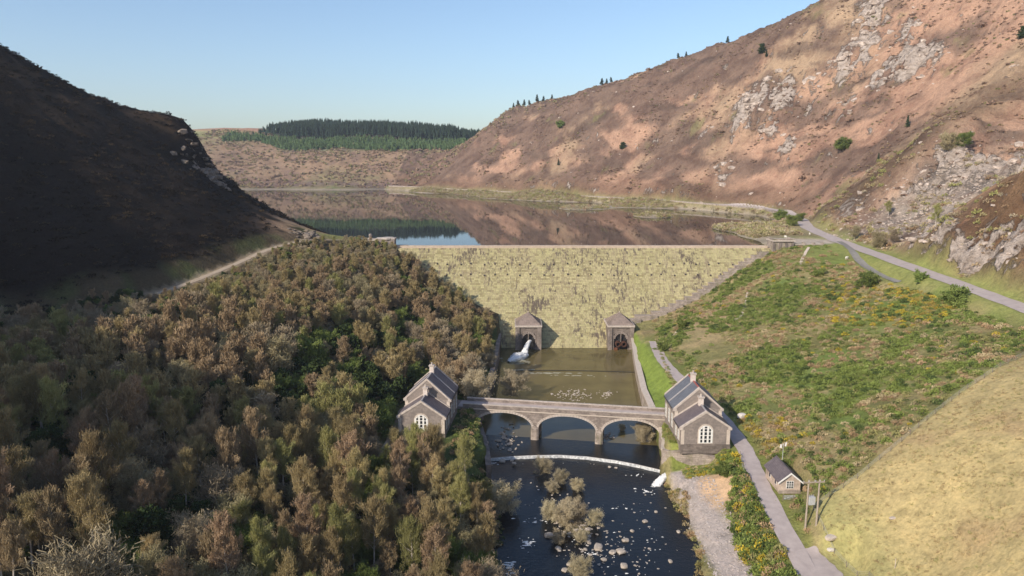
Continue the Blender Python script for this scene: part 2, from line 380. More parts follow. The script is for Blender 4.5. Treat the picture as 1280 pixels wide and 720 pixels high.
def slate(name, c1, c2):
    m, nt, b = M(name)
    tc = nt.nodes.new('ShaderNodeTexCoord'); sx = nt.nodes.new('ShaderNodeSeparateXYZ'); nt.links.new(tc.outputs['Object'], sx.inputs[0])
    cx = nt.nodes.new('ShaderNodeCombineXYZ'); nt.links.new(sx.outputs[1], cx.inputs[0]); nt.links.new(sx.outputs[2], cx.inputs[1])
    br = nt.nodes.new('ShaderNodeTexBrick'); nt.links.new(cx.outputs[0], br.inputs['Vector']); br.inputs['Scale'].default_value = 1
    br.inputs['Brick Width'].default_value = .45; br.inputs['Row Height'].default_value = .24; br.inputs['Mortar Size'].default_value = .012
    br.inputs['Color1'].default_value = tuple(c1)+(1,); br.inputs['Color2'].default_value = tuple(c2)+(1,); br.inputs['Mortar'].default_value = (.05,.045,.05,1)
    col = mixc(nt, .6, br.outputs['Color'], ramp(nt, tex(nt, .7, 5, .65), [(.3, (.7,.68,.7)), (.7, (1.25,1.2,1.15))]), 'MULTIPLY')
    nt.links.new(col, b.inputs['Base Color']); b.inputs['Roughness'].default_value = .55; b.inputs['Specular IOR Level'].default_value = .35
    bump(nt, b, br.outputs['Fac'], .3, -.03); return m
m_slate = slate('slate_roof', (.13,.108,.115), (.18,.15,.155))
m_slate_blue = slate('blue_slate_roof', (.13,.14,.165), (.16,.17,.195))
m_asphalt = simple('worn_asphalt', (.40,.335,.315), (.50,.425,.395), .6, .9, .2, 6)
m_asphalt_old = simple('grey_track', (.20,.185,.17), (.27,.25,.22), .8, .9, .2, 6)
m_dirt = simple('dirt_track', (.33,.26,.19), (.45,.36,.27), .6, .95, .3, 5)

# ground: land cover per vertex, fine growth from noise
def ground_material():
    m, nt, b = M('ground_cover')
    at = N(nt, 'ShaderNodeAttribute', attribute_name='cover'); ar = N(nt, 'ShaderNodeAttribute', attribute_name='rock'); am = N(nt, 'ShaderNodeAttribute', attribute_name='mottle')
    n1 = tex(nt, .045, 8, .68); n2 = tex(nt, .35, 6, .65); n3 = tex(nt, 1.6, 4, .6)
    dark = mixc(nt, 1.0, at.outputs['Color'], (.42,.38,.40), 'MULTIPLY')
    f = ramp(nt, math_(nt, 'ADD', math_(nt, 'MULTIPLY', n1, .55), math_(nt, 'MULTIPLY', n2, .45)), [(.47, (0,0,0)), (.57, (1,1,1))])
    col = mixc(nt, math_(nt, 'MULTIPLY', f, am.outputs['Fac']), at.outputs['Color'], dark)
    col = mixc(nt, .75, col, ramp(nt, n2, [(.25, (.45,.46,.45)), (.5, (1,1,1)), (.75, (1.5,1.45,1.4))]), 'MULTIPLY')
    col = mixc(nt, .6, col, ramp(nt, n3, [(.25, (.6,.62,.6)), (.75, (1.35,1.32,1.3))]), 'MULTIPLY')
    vr = tex(nt, .22, 6, .7, stretch=(1,1,1.8)); vr2 = tex(nt, .09, 7, .75, dist=.6)
    rk = ramp(nt, vr, [(.30, (.09,.07,.055)), (.40, (.34,.27,.22)), (.52, (.52,.43,.365)), (.72, (.66,.56,.49))])
    edge = math_(nt, 'ADD', ar.outputs['Fac'], math_(nt, 'MULTIPLY', math_(nt, 'SUBTRACT', vr2, .5), 1.5))
    rf = ramp(nt, edge, [(.50, (0,0,0)), (.60, (1,1,1))])
    col = mixc(nt, rf, col, rk)
    nt.links.new(col, b.inputs['Base Color']); b.inputs['Roughness'].default_value = .95; b.inputs['Specular IOR Level'].default_value = .08
    hh = math_(nt, 'ADD', math_(nt, 'MULTIPLY', n2, 2.2), math_(nt, 'MULTIPLY', n3, .5))
    hh = math_(nt, 'ADD', hh, math_(nt, 'MULTIPLY', math_(nt, 'MULTIPLY', vr, rf), 7.0))
    hh = math_(nt, 'MULTIPLY', hh, math_(nt, 'ADD', am.outputs['Fac'], .06)); bump(nt, b, hh, .8, 1.2); return m
m_ground = ground_material()

def axis(segs):
    out = [segs[0][0]]
    for a, b_, s0, s1 in segs:
        x = a
        while x < b_-1e-6:
            t = (x-a)/(b_-a); x = min(b_, x+s0+(s1-s0)*t); out.append(x)
    return np.array(out)
gx = axis([(-1500,-800,120,60),(-800,-260,45,4),(-260,-90,3,1.6),(-90,-20,1.6,1.0),(-20,60,.9,.9),(60,240,1.1,1.8),(240,480,2.2,4),(480,900,5,45),(900,1700,60,120)])
gy = axis([(-300,50,40,4),(50,120,1.5,1.0),(120,290,1.0,1.1),(290,420,1.2,1.9),(420,1000,2.1,3.6),(1000,1400,4,8),(1400,2300,20,120)])
X, Y = np.meshgrid(gx, gy); Z = H(X.ravel(), Y.ravel()).reshape(X.shape)
Z = np.where(Y > 1700, Z*np.clip(1-(Y-1700)/4000, .3, 1), Z)
xr, yr, zr = X.ravel(), Y.ravel(), Z.ravel()
nx, ny = len(gx), len(gy)
idx = np.arange(nx*ny).reshape(ny, nx)
quads = np.stack([idx[:-1,:-1], idx[:-1,1:], idx[1:,1:], idx[1:,:-1]], -1).reshape(-1, 4)
gyy, gxx = np.gradient(Z, gy, gx); slope = np.hypot(gxx, gyy).ravel()

def lerp(a, b_, w): return a*(1-w[:,None])+np.asarray(b_, float)[None]*w[:,None]
BR = (.47,.29,.20); BR2 = (.42,.29,.185); HE = (.185,.125,.095); DRY = (.47,.37,.18); GRN = (.19,.235,.055); SHRUB = (.22,.21,.085); LIT = (.11,.085,.05); MOOR_SHADED = (.020,.015,.012); FARC = (.30,.225,.15)  # moor is near-black, the left hill's shade put into its colour
n30 = fbm(xr, yr, 30, 4, 101); n12 = fbm(xr, yr, 12, 4, 102); n90 = fbm(xr, yr, 110, 4, 103); n5 = fbm(xr, yr, 5, 3, 104)
# noise stretched down the mountainside
nstr = fbm((xr*.9+yr*.45), (yr*.9-xr*.45)*.35+zr*.2, 26, 5, 105)
cov = np.tile(np.array(SHRUB, float), (len(xr), 1)); mott = np.full(len(xr), .5); rock = np.zeros(len(xr))
sp = in_poly(xr, yr, SPUR); _d, _, _ = poly_near(xr, yr, UPROAD); mw = np.where(right_of_road(xr, yr), sstep(3, 8, _d+n5), 0)
# right slope under the upper road
cov = lerp(cov, (.17,.22,.06), sstep(-.05,.25,n30)); cov = lerp(cov, (.38,.30,.155), sstep(.0,.3,n12+.45*n90)*.8)
g = np.exp(-(((xr-72)/16)**2+((yr-262)/22)**2)); cov = lerp(cov, BR2, g*.8)
# spur
w = sstep(-1.2, 1.2, poly_dist(xr, yr, SPUR)+n5*1.0); cov = lerp(cov, DRY, w); mott = mott*(1-w)+.22*w
br = w*sstep(.05,.4,n12+.3*n5)*.55; cov = lerp(cov, (.40,.27,.15), br)
cov = lerp(cov, (.33,.33,.13), w*sstep(68,56,xr+n5*2)*.75)
# left wood floor, left hill
wl_ = sstep(bankL(yr)+1, bankL(yr)-2, xr)*(yr < 520); cov = lerp(cov, LIT, wl_); cov = lerp(cov, (.12,.15,.05), wl_*sstep(.0,.3,n12)*.6)
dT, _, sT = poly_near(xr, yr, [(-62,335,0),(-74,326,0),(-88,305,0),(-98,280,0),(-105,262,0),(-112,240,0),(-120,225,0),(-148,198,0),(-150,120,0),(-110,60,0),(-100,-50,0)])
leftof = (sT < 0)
wh = np.where((sT < 0) & (xr < -60), sstep(0, 8, dT), 0)*sstep(900,600,yr); cov = lerp(cov, MOOR_SHADED, wh)
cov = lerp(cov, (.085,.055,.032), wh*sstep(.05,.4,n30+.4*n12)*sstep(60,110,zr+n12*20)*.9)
k = 1.3*np.exp(-(((xr+94)/12)**2+((yr-320)/17)**2)); cov = lerp(cov, (.44,.29,.18), np.clip(k*1.4,0,1)*sstep(-.25,.2,n12+.1)); cov = lerp(cov, (.27,.27,.10), np.clip(np.exp(-(((xr+76)/14)**2+((yr-322)/10)**2))*1.3,0,1))
rock = np.maximum(rock, wh*sstep(.8,1.5,slope)*.42); rock = np.maximum(rock, np.exp(-(((xr+87)/5)**2+((yr-309)/5)**2))*.8)
# the knob on the skyline
rock = np.maximum(rock, np.exp(-(((xr+140)/10)**2+((yr-335)/14)**2))*.55)
# mountain
mc = np.tile(np.array(BR, float), (len(xr), 1))
mc = lerp(mc, (.40,.28,.185), sstep(-.1,.3,n90))
hi = sstep(150, 60, xr*.2+0)*0
heat = sstep(-.14,.16,nstr+n30*.35+.34*sstep(0,1,(zr-60-(xr-40)*.35)/60)-.34*sstep(190,300,xr+n90*40)+.02)
mc = lerp(mc, HE, heat*.9); mc = lerp(mc, (.15,.105,.08), sstep(.18,.34,fbm(xr*.9+yr*.45, (yr*.9-xr*.45)*.22+zr*.3, 14, 5, 131)+n30*.3)*.7)
mc = lerp(mc, (.25,.24,.10), sstep(.38,.52,n30+n12*.3)*.5)
foot = sstep(62,46,zr+n12*6)*sstep(420,480,yr); mc = lerp(mc, (.20,.125,.085), foot*.8)
cov = cov*(1-mw[:,None])+mc*mw[:,None]; mott = mott*(1-mw)+.75*mw
# mid brown band above the quarry
q = np.exp(-(((xr-205)/60)**2+((yr-385)/22)**2)); cov = lerp(cov, (.17,.115,.075), mw*np.clip(q*1.3,0,1)*.85)
# scree in the quarry
sc_ = np.clip(np.exp(-(((xr-190)/34)**2+((yr-318)/26)**2))*1.7, 0, 1)*sstep(146,156,xr); cov = lerp(cov, (.36,.30,.25), sc_*sstep(-.4,.1,n12+.15)); rock = np.maximum(rock, sc_*.42)
sc2 = np.clip(np.exp(-(((xr-168)/16)**2+((yr-372)/16)**2))*1.5, 0, 1)*sstep(158,166,xr); rock = np.maximum(rock, sc2*.52)
# knoll
kn = np.clip(np.exp(-(((xr-170)/22)**2+((yr-222)/34)**2))*1.8, 0, 1)*sstep(142,148,xr)
cov = lerp(cov, (.19,.115,.065), kn*.95); cov = lerp(cov, (.50,.29,.17), kn*sstep(.1,.3,n12)*.8)
cm = crag_mask(xr, yr)*mw
rock = np.maximum(rock, cm*1.1*sstep(-.45,.1,n12)); rock = np.maximum(rock, mw*sstep(1.0,1.7,slope)*.50)
rock = np.maximum(rock, mw*(.25+.18*n30))
# roadside verges
d, _, _ = poly_near(xr, yr, UPROAD); vg = sstep(12, 4, d+n5*2)*sstep(420,380,yr); cov = lerp(cov, (.27,.29,.09), vg*.85); rock = rock*(1-vg*sstep(9,6,d)); mott = mott*(1-.6*vg)
vg2 = np.exp(-(((xr-133)/12)**2+((yr-300)/22)**2)); cov = lerp(cov, (.25,.29,.08), np.clip(vg2*1.5,0,1)*.75)
# plaza and its gravel
pz = 1-sstep(6, 13, np.hypot((xr-133)/1.5, yr-323)+n5*1.5); cov = lerp(cov, (.48,.41,.35), pz); mott = mott*(1-pz)
# shore belt
shb = sstep(37.2,37.6,zr)*sstep(45,40,zr)*sstep(330,345,yr)*(1-mw)*(xr > -150)*sstep(930,900,yr); cov = lerp(cov, (.33,.27,.155), shb*.9); rock = rock*(1-shb*.8)
rim = sstep(39.0,37.6,zr)*(yr > 318)*(yr < 1000); cov = lerp(cov, (.42,.35,.28), rim*.8)
# far country
fa = sstep(880, 930, yr)*(1-mw); fc = np.tile(np.array((.35,.235,.155), float), (len(xr), 1))
fc = lerp(fc, (.29,.235,.13), sstep(0,.3,n90)); fc = lerp(fc, (.22,.15,.12), sstep(.05,.3,nstr+n12*.3)*.7)
fc = lerp(fc, (.30,.34,.14), sstep(-330,-390,xr)*sstep(90,115,zr)*sstep(-.2,.1,n30)); fc = lerp(fc, (.42,.24,.17), sstep(-350,-390,xr)*sstep(112,124,zr)*sstep(-.1,.1,n90+.15)); fc = lerp(fc, (.20,.14,.13), sstep(50,41,zr+n12*4)*.9)
fw = sstep(1060,1090,yr+n30*20)*(xr > -345)*(xr < 150); fc = lerp(fc, (.13,.17,.09), fw*.7)
cov = cov*(1-fa[:,None])+fc*fa[:,None]; rock = rock*(1-fa)
# river side lawns, gravel and mud
lw = ((xr > 40) & (xr < 50.5) & (yr > 186) & (yr < 282)); cov = lerp(cov, (.20,.26,.055), lw*sstep(9.5,8.3,xr-40+n5*.6+0*yr)*1.0); mott = np.where(lw, .12, mott); rock = np.where(lw, 0, rock)
ly = (xr > 38) & (xr < 53) & (yr > 150) & (yr < 186); cov = lerp(cov, (.22,.26,.06), ly*.85)
yl = (xr > -34) & (xr < -6) & (yr > 150) & (yr < 282); cov = lerp(cov, (.10,.135,.04), yl*.8)
gv = sstep(36.5+ (155-yr)*0, 38, xr)*sstep(45.5, 43.0, xr+ (yr-120)*.03+n5*.8)*(yr < 160)*(yr > 40); cov = lerp(cov, (.40,.345,.32), gv); mott = mott*(1-gv*.7)
sand = np.clip(1.5-np.hypot((xr-45.2)/3.2, (yr-147)/6.5)+n5*.25, 0, 1); cov = lerp(cov, (.55,.38,.24), np.clip(sand*1.6,0,1)); mott = mott*(1-np.clip(sand*1.6,0,1))
bd = sstep(.6, -.2, np.maximum(bankL(yr)-xr, xr-bankR(yr)))*(yr < 284); cov = lerp(cov, np.array((.10,.085,.04)), bd)
isl = np.exp(-(((xr-13)/5.5)**2+((yr-140)/12.0)**2)); cov = lerp(cov, (.24,.20,.12), np.clip(isl*2-.6,0,1)*bd)
for pl, hw, col in ((LANE,3.0,(.26,.28,.08)),(BRANCH,2.4,(.27,.28,.09)),(YARD,2.6,(.20,.20,.09)),(TRACK,2.2,(.42,.33,.23))):
    d, _, _ = poly_near(xr, yr, pl); w = sstep(hw+1.2, hw, d+n5*.8)*(1-sstep(0,1,lw*1.0)*.8)*.8; cov = lerp(cov, col, w); rock = rock*(1-w)
rock = np.where((yr < 330) & (mw < .02) & (xr > -60), np.minimum(rock, .1), rock)
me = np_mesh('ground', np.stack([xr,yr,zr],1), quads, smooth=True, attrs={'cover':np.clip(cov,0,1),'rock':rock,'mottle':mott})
tag(link('ground', me, m_ground), 'valley floor and hillsides of grass, bracken, heather and rock', kind='structure')

# fast ground height from the finished sheet
def hgrid(x, y):
    x = np.atleast_1d(np.asarray(x, float)); y = np.atleast_1d(np.asarray(y, float))
    i = np.clip(np.searchsorted(gx, x)-1, 0, nx-2); j = np.clip(np.searchsorted(gy, y)-1, 0, ny-2)
    u = (x-gx[i])/(gx[i+1]-gx[i]); v = (y-gy[j])/(gy[j+1]-gy[j])
    return (Z[j,i]*(1-u)+Z[j,i+1]*u)*(1-v)+(Z[j+1,i]*(1-u)+Z[j+1,i+1]*u)*v
def hz(x, y): return float(hgrid(x, y)[0])
# ------------------------------------------------------------------ water
def water(name, col, rough, bs, scale, stretch, dist=.05, spec=.5):
    m, nt, b = M(name)
    f = tex(nt, .08, 4)
    nt.links.new(ramp(nt, f, [(.3, tuple(c*.75 for c in col)), (.7, tuple(c*1.25 for c in col))]), b.inputs['Base Color'])
    b.inputs['Roughness'].default_value = rough; b.inputs['Specular IOR Level'].default_value = spec; b.inputs['IOR'].default_value = 1.33
    if bs: bump(nt, b, tex(nt, scale, 5, .6, stretch=stretch), bs, dist)
    return m
m_lake = water('lake_water', (.016,.018,.02), .025, .10, .25, (.5,1,1), .03)
m_pool = water('pool_water', (.125,.098,.040), .10, .25, .5, (.6,1.4,1), .04)
m_river = water('river_water', (.008,.010,.013), .16, .8, 1.1, (1.0,1.6,1), .10)
def sheet(name, pts_rows, mat, label):
    V = []; Q = []; n = len(pts_rows[0])
    for r in pts_rows: V += r
    for j in range(len(pts_rows)-1):
        for i in range(n-1): Q.append((j*n+i, j*n+i+1, (j+1)*n+i+1, (j+1)*n+i))
    return tag(link(name, np_mesh(name, V, Q), mat), label, kind='structure')
sheet('reservoir_water', [[(x, y, 36.9) for x in (-420,-200,0,100,260)] for y in (316.2, 400, 600, 940)], m_lake, 'still reservoir behind the dam mirroring the hills')
WEIR = [(-9.0,170.9),(-5.7,172.1),(0,173.3),(6,174.0),(12.3,174.2),(19,173.2),(26,170.9),(31,168.4),(36.5,165.0),(38.5,163.9)]
def weir_y(x): return np.interp(x, [p[0] for p in WEIR], [p[1] for p in WEIR])
wxs = list(np.linspace(-14, 58, 37))
bridge_y = lambda x: 190-(x+10.8)*.1685
sheet('millpond_water', [[(x, weir_y(x)+.1, WL0) for x in wxs], [(x, bridge_y(x)-1.0, WL0) for x in wxs]], m_river, 'dark rippled water between the bridge and the curved weir')
sheet('pool_water', [[(x, bridge_y(x)-1.0, WL0) for x in wxs], [(x, 288.0, WL0) for x in wxs]], m_pool, 'olive stilling pool at the foot of the dam')
sheet('river_water', [[(x, y, WL1) for x in (-30, 0, 20, 60)] for y in (-200, 60, 120, 176)], m_river, 'dark blue river running over stones below the weir')

# ------------------------------------------------------------------ roads
def strip(name, pl, hw, mat, off, label, n=8):
    pts = []
    P3 = [Vector(p) for p in pl]
    for i in range(len(P3)-1):
        a, b_, c, d = P3[max(i-1,0)], P3[i], P3[i+1], P3[min(i+2,len(P3)-1)]
        for k in range(n):
            t = k/n; pts.append(.5*((2*b_)+(c-a)*t+(2*a-5*b_+4*c-d)*t*t+(3*b_-a-3*c+d)*t**3))
    pts.append(P3[-1]); V = []; Q = []; m_ = 5
    for i, p in enumerate(pts):
        d = pts[min(i+1,len(pts)-1)]-pts[max(i-1,0)]; nn = Vector((-d.y, d.x, 0)).normalized()
        for j in range(m_):
            u = (j/(m_-1)*2-1)*hw*(1+.06*math.sin(i*1.7+j)); x, y = p.x+nn.x*u, p.y+nn.y*u
            V.append((x, y, 0))
    A = np.array(V); z = H(A[:,0], A[:,1]).reshape(-1, m_)
    zc = z[:, [m_//2]]; z = np.maximum(z, zc-.05)+off; A[:,2] = z.ravel()
    for i in range(len(pts)-1):
        for j in range(m_-1): a = i*m_+j; Q.append((a, a+m_, a+m_+1, a+1))
    return tag(link(name, np_mesh(name, A, Q, smooth=True), mat), label, kind='structure')
strip('lane', LANE, 1.9, m_asphalt, .09, 'narrow tarmac lane along the river to the dam')
strip('upper_road', UPROAD, 3.5, m_asphalt, .12, 'pinkish grey road running above the valley past the dam end')
strip('side_track', BRANCH, 1.25, m_asphalt_old, .16, 'narrow grey track branching below the upper road')
strip('yard_path', YARD, 1.5, m_dirt, .09, 'pale path beside the western twin building')
strip('hill_track', TRACK, 1.4, m_dirt, .12, 'earth track under the shadowed hill')
strip('layby', [(52.6,101.5,5),(53.4,106,5.4),(53.7,110,5.4),(53.3,114.5,5.4),(52.2,119,5.6)], 2.5, m_asphalt, .13, 'paved passing place widening the lane')

# ------------------------------------------------------------------ the dam
DY = 314.0; DTOP = 37.25
def face_y(z): # slightly hollow batter
    t = (DTOP-z)/DTOP; return DY-33.0*np.sign(t)*abs(t)**1.06
def dam_material():
    m, nt, b = M('lichened_masonry')
    av = N(nt, 'ShaderNodeAttribute', attribute_name='tone')
    n1 = tex(nt, .30, 8, .75, stretch=(1.9,.5,.28)); n2 = tex(nt, 1.3, 5, .7, stretch=(1,1,2)); n3 = tex(nt, .06, 4, .6)
    n4 = tex(nt, .55, 8, .8, stretch=(1.8,.6,.5)); n5_ = tex(nt, .085, 5, .65, stretch=(1,1,.8)); n4 = math_(nt, 'ADD', n4, math_(nt, 'MULTIPLY', math_(nt, 'SUBTRACT', n5_, .53), .55))
    moss = ramp(nt, n3, [(.3, (.47,.425,.235)), (.7, (.40,.38,.19))])
    col = mixc(nt, ramp(nt, n2, [(.40, (0,0,0)), (.66, (.85,.85,.85))]), moss, (.40,.33,.22))
    col = mixc(nt, 1, col, ramp(nt, av.outputs['Fac'], [(0, (.68,.64,.60)), (.35, (.93,.91,.88)), (1, (1.12,1.1,1.05))]), 'MULTIPLY')
    col = mixc(nt, ramp(nt, n4, [(.535, (0,0,0)), (.585, (.92,.92,.92))]), col, (.115,.09,.075))
    col = mixc(nt, ramp(nt, n1, [(.52, (0,0,0)), (.66, (.62,.62,.62))]), col, (.24,.18,.145))
    nt.links.new(col, b.inputs['Base Color']); b.inputs['Roughness'].default_value = .95
    bump(nt, b, n2, .6, .12); return m
m_dam = dam_material()
dam = empty('masonry_dam', (25, DY, 0), 0, 'tall stone dam covered in yellow lichen with dark streaks, holding back the lake', 'dam')
rngd = np.random.RandomState(3)
def in_dam(x, z): return z > hz(x, face_y(z)) - 4.0
V = []; Q = []; tone = []
course = .62; z = DTOP-.9
xl_, xr_ = -62.0, 116.0
zcs = []
while z > -1.5: zcs.append(z); z -= course
XG = np.arange(xl_, xr_+2, 2.0)
for ci, zt in enumerate(zcs):
    zb = zt-course; gz = H(XG, np.full(len(XG), face_y(zt))); x = xl_-rngd.rand()
    while x < xr_:
        w = .8+rngd.rand()*1.1
        if np.interp(x+w/2, XG, gz) < zt+3.5:
            q = rngd.rand()**2*.22-.05; yt, yb = face_y(zt)-q, face_y(zb)-q*.8
            s = .035; b0 = len(V); ga = .45
            V += [(x+s,yb,zb+s),(x+w-s,yb,zb+s),(x+w-s,yt,zt-s),(x+s,yt,zt-s),
                  (x+s,yb+ga,zb+s),(x+w-s,yb+ga,zb+s),(x+w-s,yt+ga,zt-s),(x+s,yt+ga,zt-s)]
            Q += [(b0,b0+1,b0+2,b0+3),(b0+3,b0+2,b0+6,b0+7),(b0+1,b0+5,b0+6,b0+2),(b0+4,b0,b0+3,b0+7),(b0+4,b0+5,b0+1,b0)]
            tone += [rngd.rand()]*8
        x += w
V = np.array(V); V[:,0] -= 25; V[:,1] -= DY
link('stepped_face', np_mesh('stepped_face', V, Q, attrs={'tone':np.array(tone)}), m_dam, dam)
core = MB(); pr = [(face_y(zz)-DY+.22, zz) for zz in np.linspace(-2, DTOP-.9, 14)]
poly = pr+[(3.2, DTOP-.9), (3.2, -2)]
n = len(poly); core.add([(xl_-25,y,zz) for y,zz in poly]+[(xr_-25,y,zz) for y,zz in poly], [tuple(range(n)), tuple(range(2*n-1,n-1,-1))]+[(i,n+i,n+(i+1)%n,(i+1)%n) for i in range(n)])
core.build('core', m_stone, dam)
m_crest = simple('crest_stone', (.46,.36,.27), (.60,.48,.38), .8, .9, .3, 3)
cb = MB(); x = -52.0
while x < 112:
    w = 1.9; cb.box(x-25, min(x+w-.04,112)-25, -.32, 2.6, DTOP-.9, DTOP+.0+.03*((int(x*7)%3)-1)); x += w
cb.build('crest_coping', m_crest, dam)
# weep holes, two rows, each a little hood of stone over a mouth painted black for its shade
def wh(x, z, first=[None, None]):
    y = face_y(z)
    if first[0] is None:
        a = MB(); a.box(-.22,.22,-.40,.5,-.0,.36); o1 = a.build('weep_hole', m_black, dam)
        b2 = MB(); b2.prism([(-.3,.37),(.3,.37),(.3,.5),(0,.58),(-.3,.5)], -.46, .5); b2.box(-.3,.3,-.42,.5,-.15,-.02); o2 = b2.build('hood', m_bridge, o1); first[0] = o1; first[1] = o2
    else:
        o1 = first[0].copy(); C.objects.link(o1); o1.parent = dam; o2 = first[1].copy(); C.objects.link(o2); o2.parent = o1
    o1.location = (x-25, y-DY, z)
for row, zz in ((0, 29.9), (1, 25.8)):
    x = -48.0+row*2.4*0
    while x < 110:
        if hz(x, face_y(zz)) < zz-1.0: wh(x+.5*math.sin(x*3), zz+.25*math.sin(x*1.7))
        x += 5.1
# western gate turret and eastern abutment
t = empty('dam_turret', (-54.5, 315, 36), 0, 'dark stone turret with a round platform at the wooded end of the dam', 'turret')
a = MB(); a.box(-4.6,3.2,-2.2,2.2,-10,4.2); a.box(-11,-4.8,-1.6,1.6,-6,3.6); a.build('wall', m_bridge, t)
a = MB(); a.tube([(0,0,3.9),(0,0,4.25),(0,0,4.85)], [2.6,3.0,3.0], 12); a.add([( -4.9,-2.4,4.25),(3.4,-2.4,4.25),(3.4,2.4,4.25),(-4.9,2.4,4.25),(-4.9,-2.4,4.7),(3.4,-2.4,4.7),(3.4,2.4,4.7),(-4.9,2.4,4.7)], [(0,3,2,1),(4,5,6,7),(0,1,5,4),(1,2,6,5),(2,3,7,6),(3,0,4,7)]); a.build('parapet', m_cope, t)
a = MB(); a.box(-11.2,-4.6,-1.8,-1.4,3.6,4.5); a.box(-11.2,-4.6,1.4,1.8,3.6,4.5); a.build('side_parapet', m_cope, t)
a = MB(); a.tube([(-7.6,0,3.6),(-7.6,0,5.6)], [.75,.65], 8); a.tube([(-7.6,0,5.6),(-7.6,0,6.3),(-7.6,0,6.6)], [.85,.6,.1], 8); a.build('pillar', m_bridge, t)
a = MB(); a.box(3.2,8.5,1.2,2.0,-3,1.4); a.build('wing_wall', m_stone, t)
t = empty('dam_abutment', (117.5, 313.5, 30), 0, 'square stone abutment pier where the crest meets the road, ribbed with pilasters', 'abutment')
a = MB(); a.box(-4.4,4.8,-3.0,4.5,-6,9.6); a.build('wall', m_stone2, t)
for i, px_ in enumerate((-3.9,-1.3,1.3,4.0)): MB().box(px_-.45,px_+.45,-3.55,-2.98,-6,8.9).build('pilaster', m_stone, t)
a = MB(); a.box(-4.8,5.2,-3.7,4.9,9.6,10.1); a.build('coping', m_cope, t)
a = MB(); a.box(-4.6,-4.0,-3.3,4.6,10.1,10.8); a.box(4.3,4.9,-3.3,4.6,10.1,10.8); a.box(-4.0,4.3,-3.3,-2.8,10.1,10.8); a.build('parapet', m_stone2, t)
w = empty('abutment_wall', (122.5, 311, 36), .05, 'low coped stone wall linking the abutment pier to the road plaza', 'wall')
a = MB(); a.box(.4,12.5,-.5,.5,-5,2.2); a.build('wall', m_stone, w); a = MB(); a.box(.2,12.8,-.7,.7,2.2,2.5); a.build('coping', m_cope, w)
for k_ in (4.2, 8.4, 12.4): MB().box(k_-.5,k_+.5,-.85,.85,-4,3.1).build('pier', m_stone2, w)
# stepped edging where the face meets the eastern bank
ed = empty('stepped_edging', (80, 292, 15), 0, 'stepped stone edging climbing the bank beside the dam face', 'edging')
a = MB(); zz = 3.0
xs_ = np.linspace(44, 118, 300)
def edge_x(z):
    g_ = H(xs_, np.full(300, face_y(z)-.3)); k = np.argmax((g_ > z-.3) & (xs_ > 49)); return xs_[k]
pts = [(edge_x(z_), face_y(z_), z_) for z_ in np.linspace(4.5, 34.5, 24)]
for p, q in zip(pts[:-1], pts[1:]): a.box(p[0]-80-.9, q[0]-80+1.4, p[1]-292-1.6, p[1]-292+1.2, p[2]-15-2.5, q[2]-15+.5)
a.build('steps', m_stone2, ed)

def valve_house(cx, label, pipes):
    t = empty('valve_house', (cx, 282.6, 0), 0, label, 'valve house', 'valve houses at the foot of the dam')
    hw, hd, hh = 4.8, 4.8, 9.3
    a = MB(); a.box(-hw,-2.7,-hd,9,-2,hh); a.box(2.7,hw,-hd,9,-2,hh); a.box(-2.7,2.7,-hd,9,6.6,hh); a.box(-2.7,2.7,-hd+1.6,9,-2,6.6); a.build('wall', m_stone, t)
    [MB().box(bx_,bx_+1.65,-hd-.45,-hd-.002,-2,hh).build('buttress', m_bridge, t) for bx_ in (-hw-.35,hw-1.3)]
    # arch of stones with a key
    a = MB()
    for i in range(11):
        a0 = PI*i/11; a1 = PI*(i+.86)/11
        a.prism([(2.2*math.cos(a0),4.4+2.2*math.sin(a0)),(2.2*math.cos(a1),4.4+2.2*math.sin(a1)),(3.0*math.cos(a1),4.4+3.0*math.sin(a1)),(3.0*math.cos(a0),4.4+3.0*math.sin(a0))], -hd-.16, -hd+.6)
    a.build('arch', m_bridge, t)
    a = MB(); a.box(-2.1,2.1,-hd+.9,-hd+1.59,-1.9,4.6); a.build('doorway', m_black, t)  # solid block coloured black in place of the shade inside
    MB().box(-.18,.18,-hd-.1,-hd+1.4,3.2,6.7).build('mullion', m_stone, t)
    a = MB(); a.box(-hw-.6,hw+.6,-hd-.7,9.2,hh,hh+.7); a.build('cornice', m_cope, t)
    a = MB(); e = hw+.35; ap = hh+4.9
    a.add([(-e,-hd-.4,hh+.7),(e,-hd-.4,hh+.7),(e,6.5,hh+.7),(-e,6.5,hh+.7),(0,.8,ap)], [(0,1,4),(1,2,4),(2,3,4),(3,0,4),(0,3,2,1)])
    a.build('stone_roof', m_roofstone, t)
    MB().tube([(0,.8,ap-.35),(0,.8,ap+.35)], [.28,.1], 6).build('finial', m_cope, t)
    if pipes:
        for s in (-1, 1):
            a = MB()
            for i in range(16):
                a0 = 2*PI*i/16; a1 = 2*PI*(i+1)/16
                a.prism([(s*1.15+r_*math.cos(q_),2.5+r_*math.sin(q_)) for r_, q_ in ((.72,a0),(.72,a1),(1.1,a1),(1.1,a0))], -hd-1.3, -hd+.95)
            a.build('outlet_pipe', m_rust, t)
        MB().box(-2.6,-1.3,-hd-.8,-hd+.8,-.6,.8).build('rust_stained_sill', simple('rust_stain', (.13,.055,.03), (.20,.08,.045), 2), t)
    return t
m_roofstone = masonry('roof_stone', (.27,.21,.18), (.33,.26,.22), (.24,.19,.17), .5, .9, .4)
valve_house(6.5, 'stone valve house with pyramid roof and a white jet gushing from its mouth', False)
valve_house(43.2, 'stone valve house with pyramid roof and twin round outlet pipes', True)

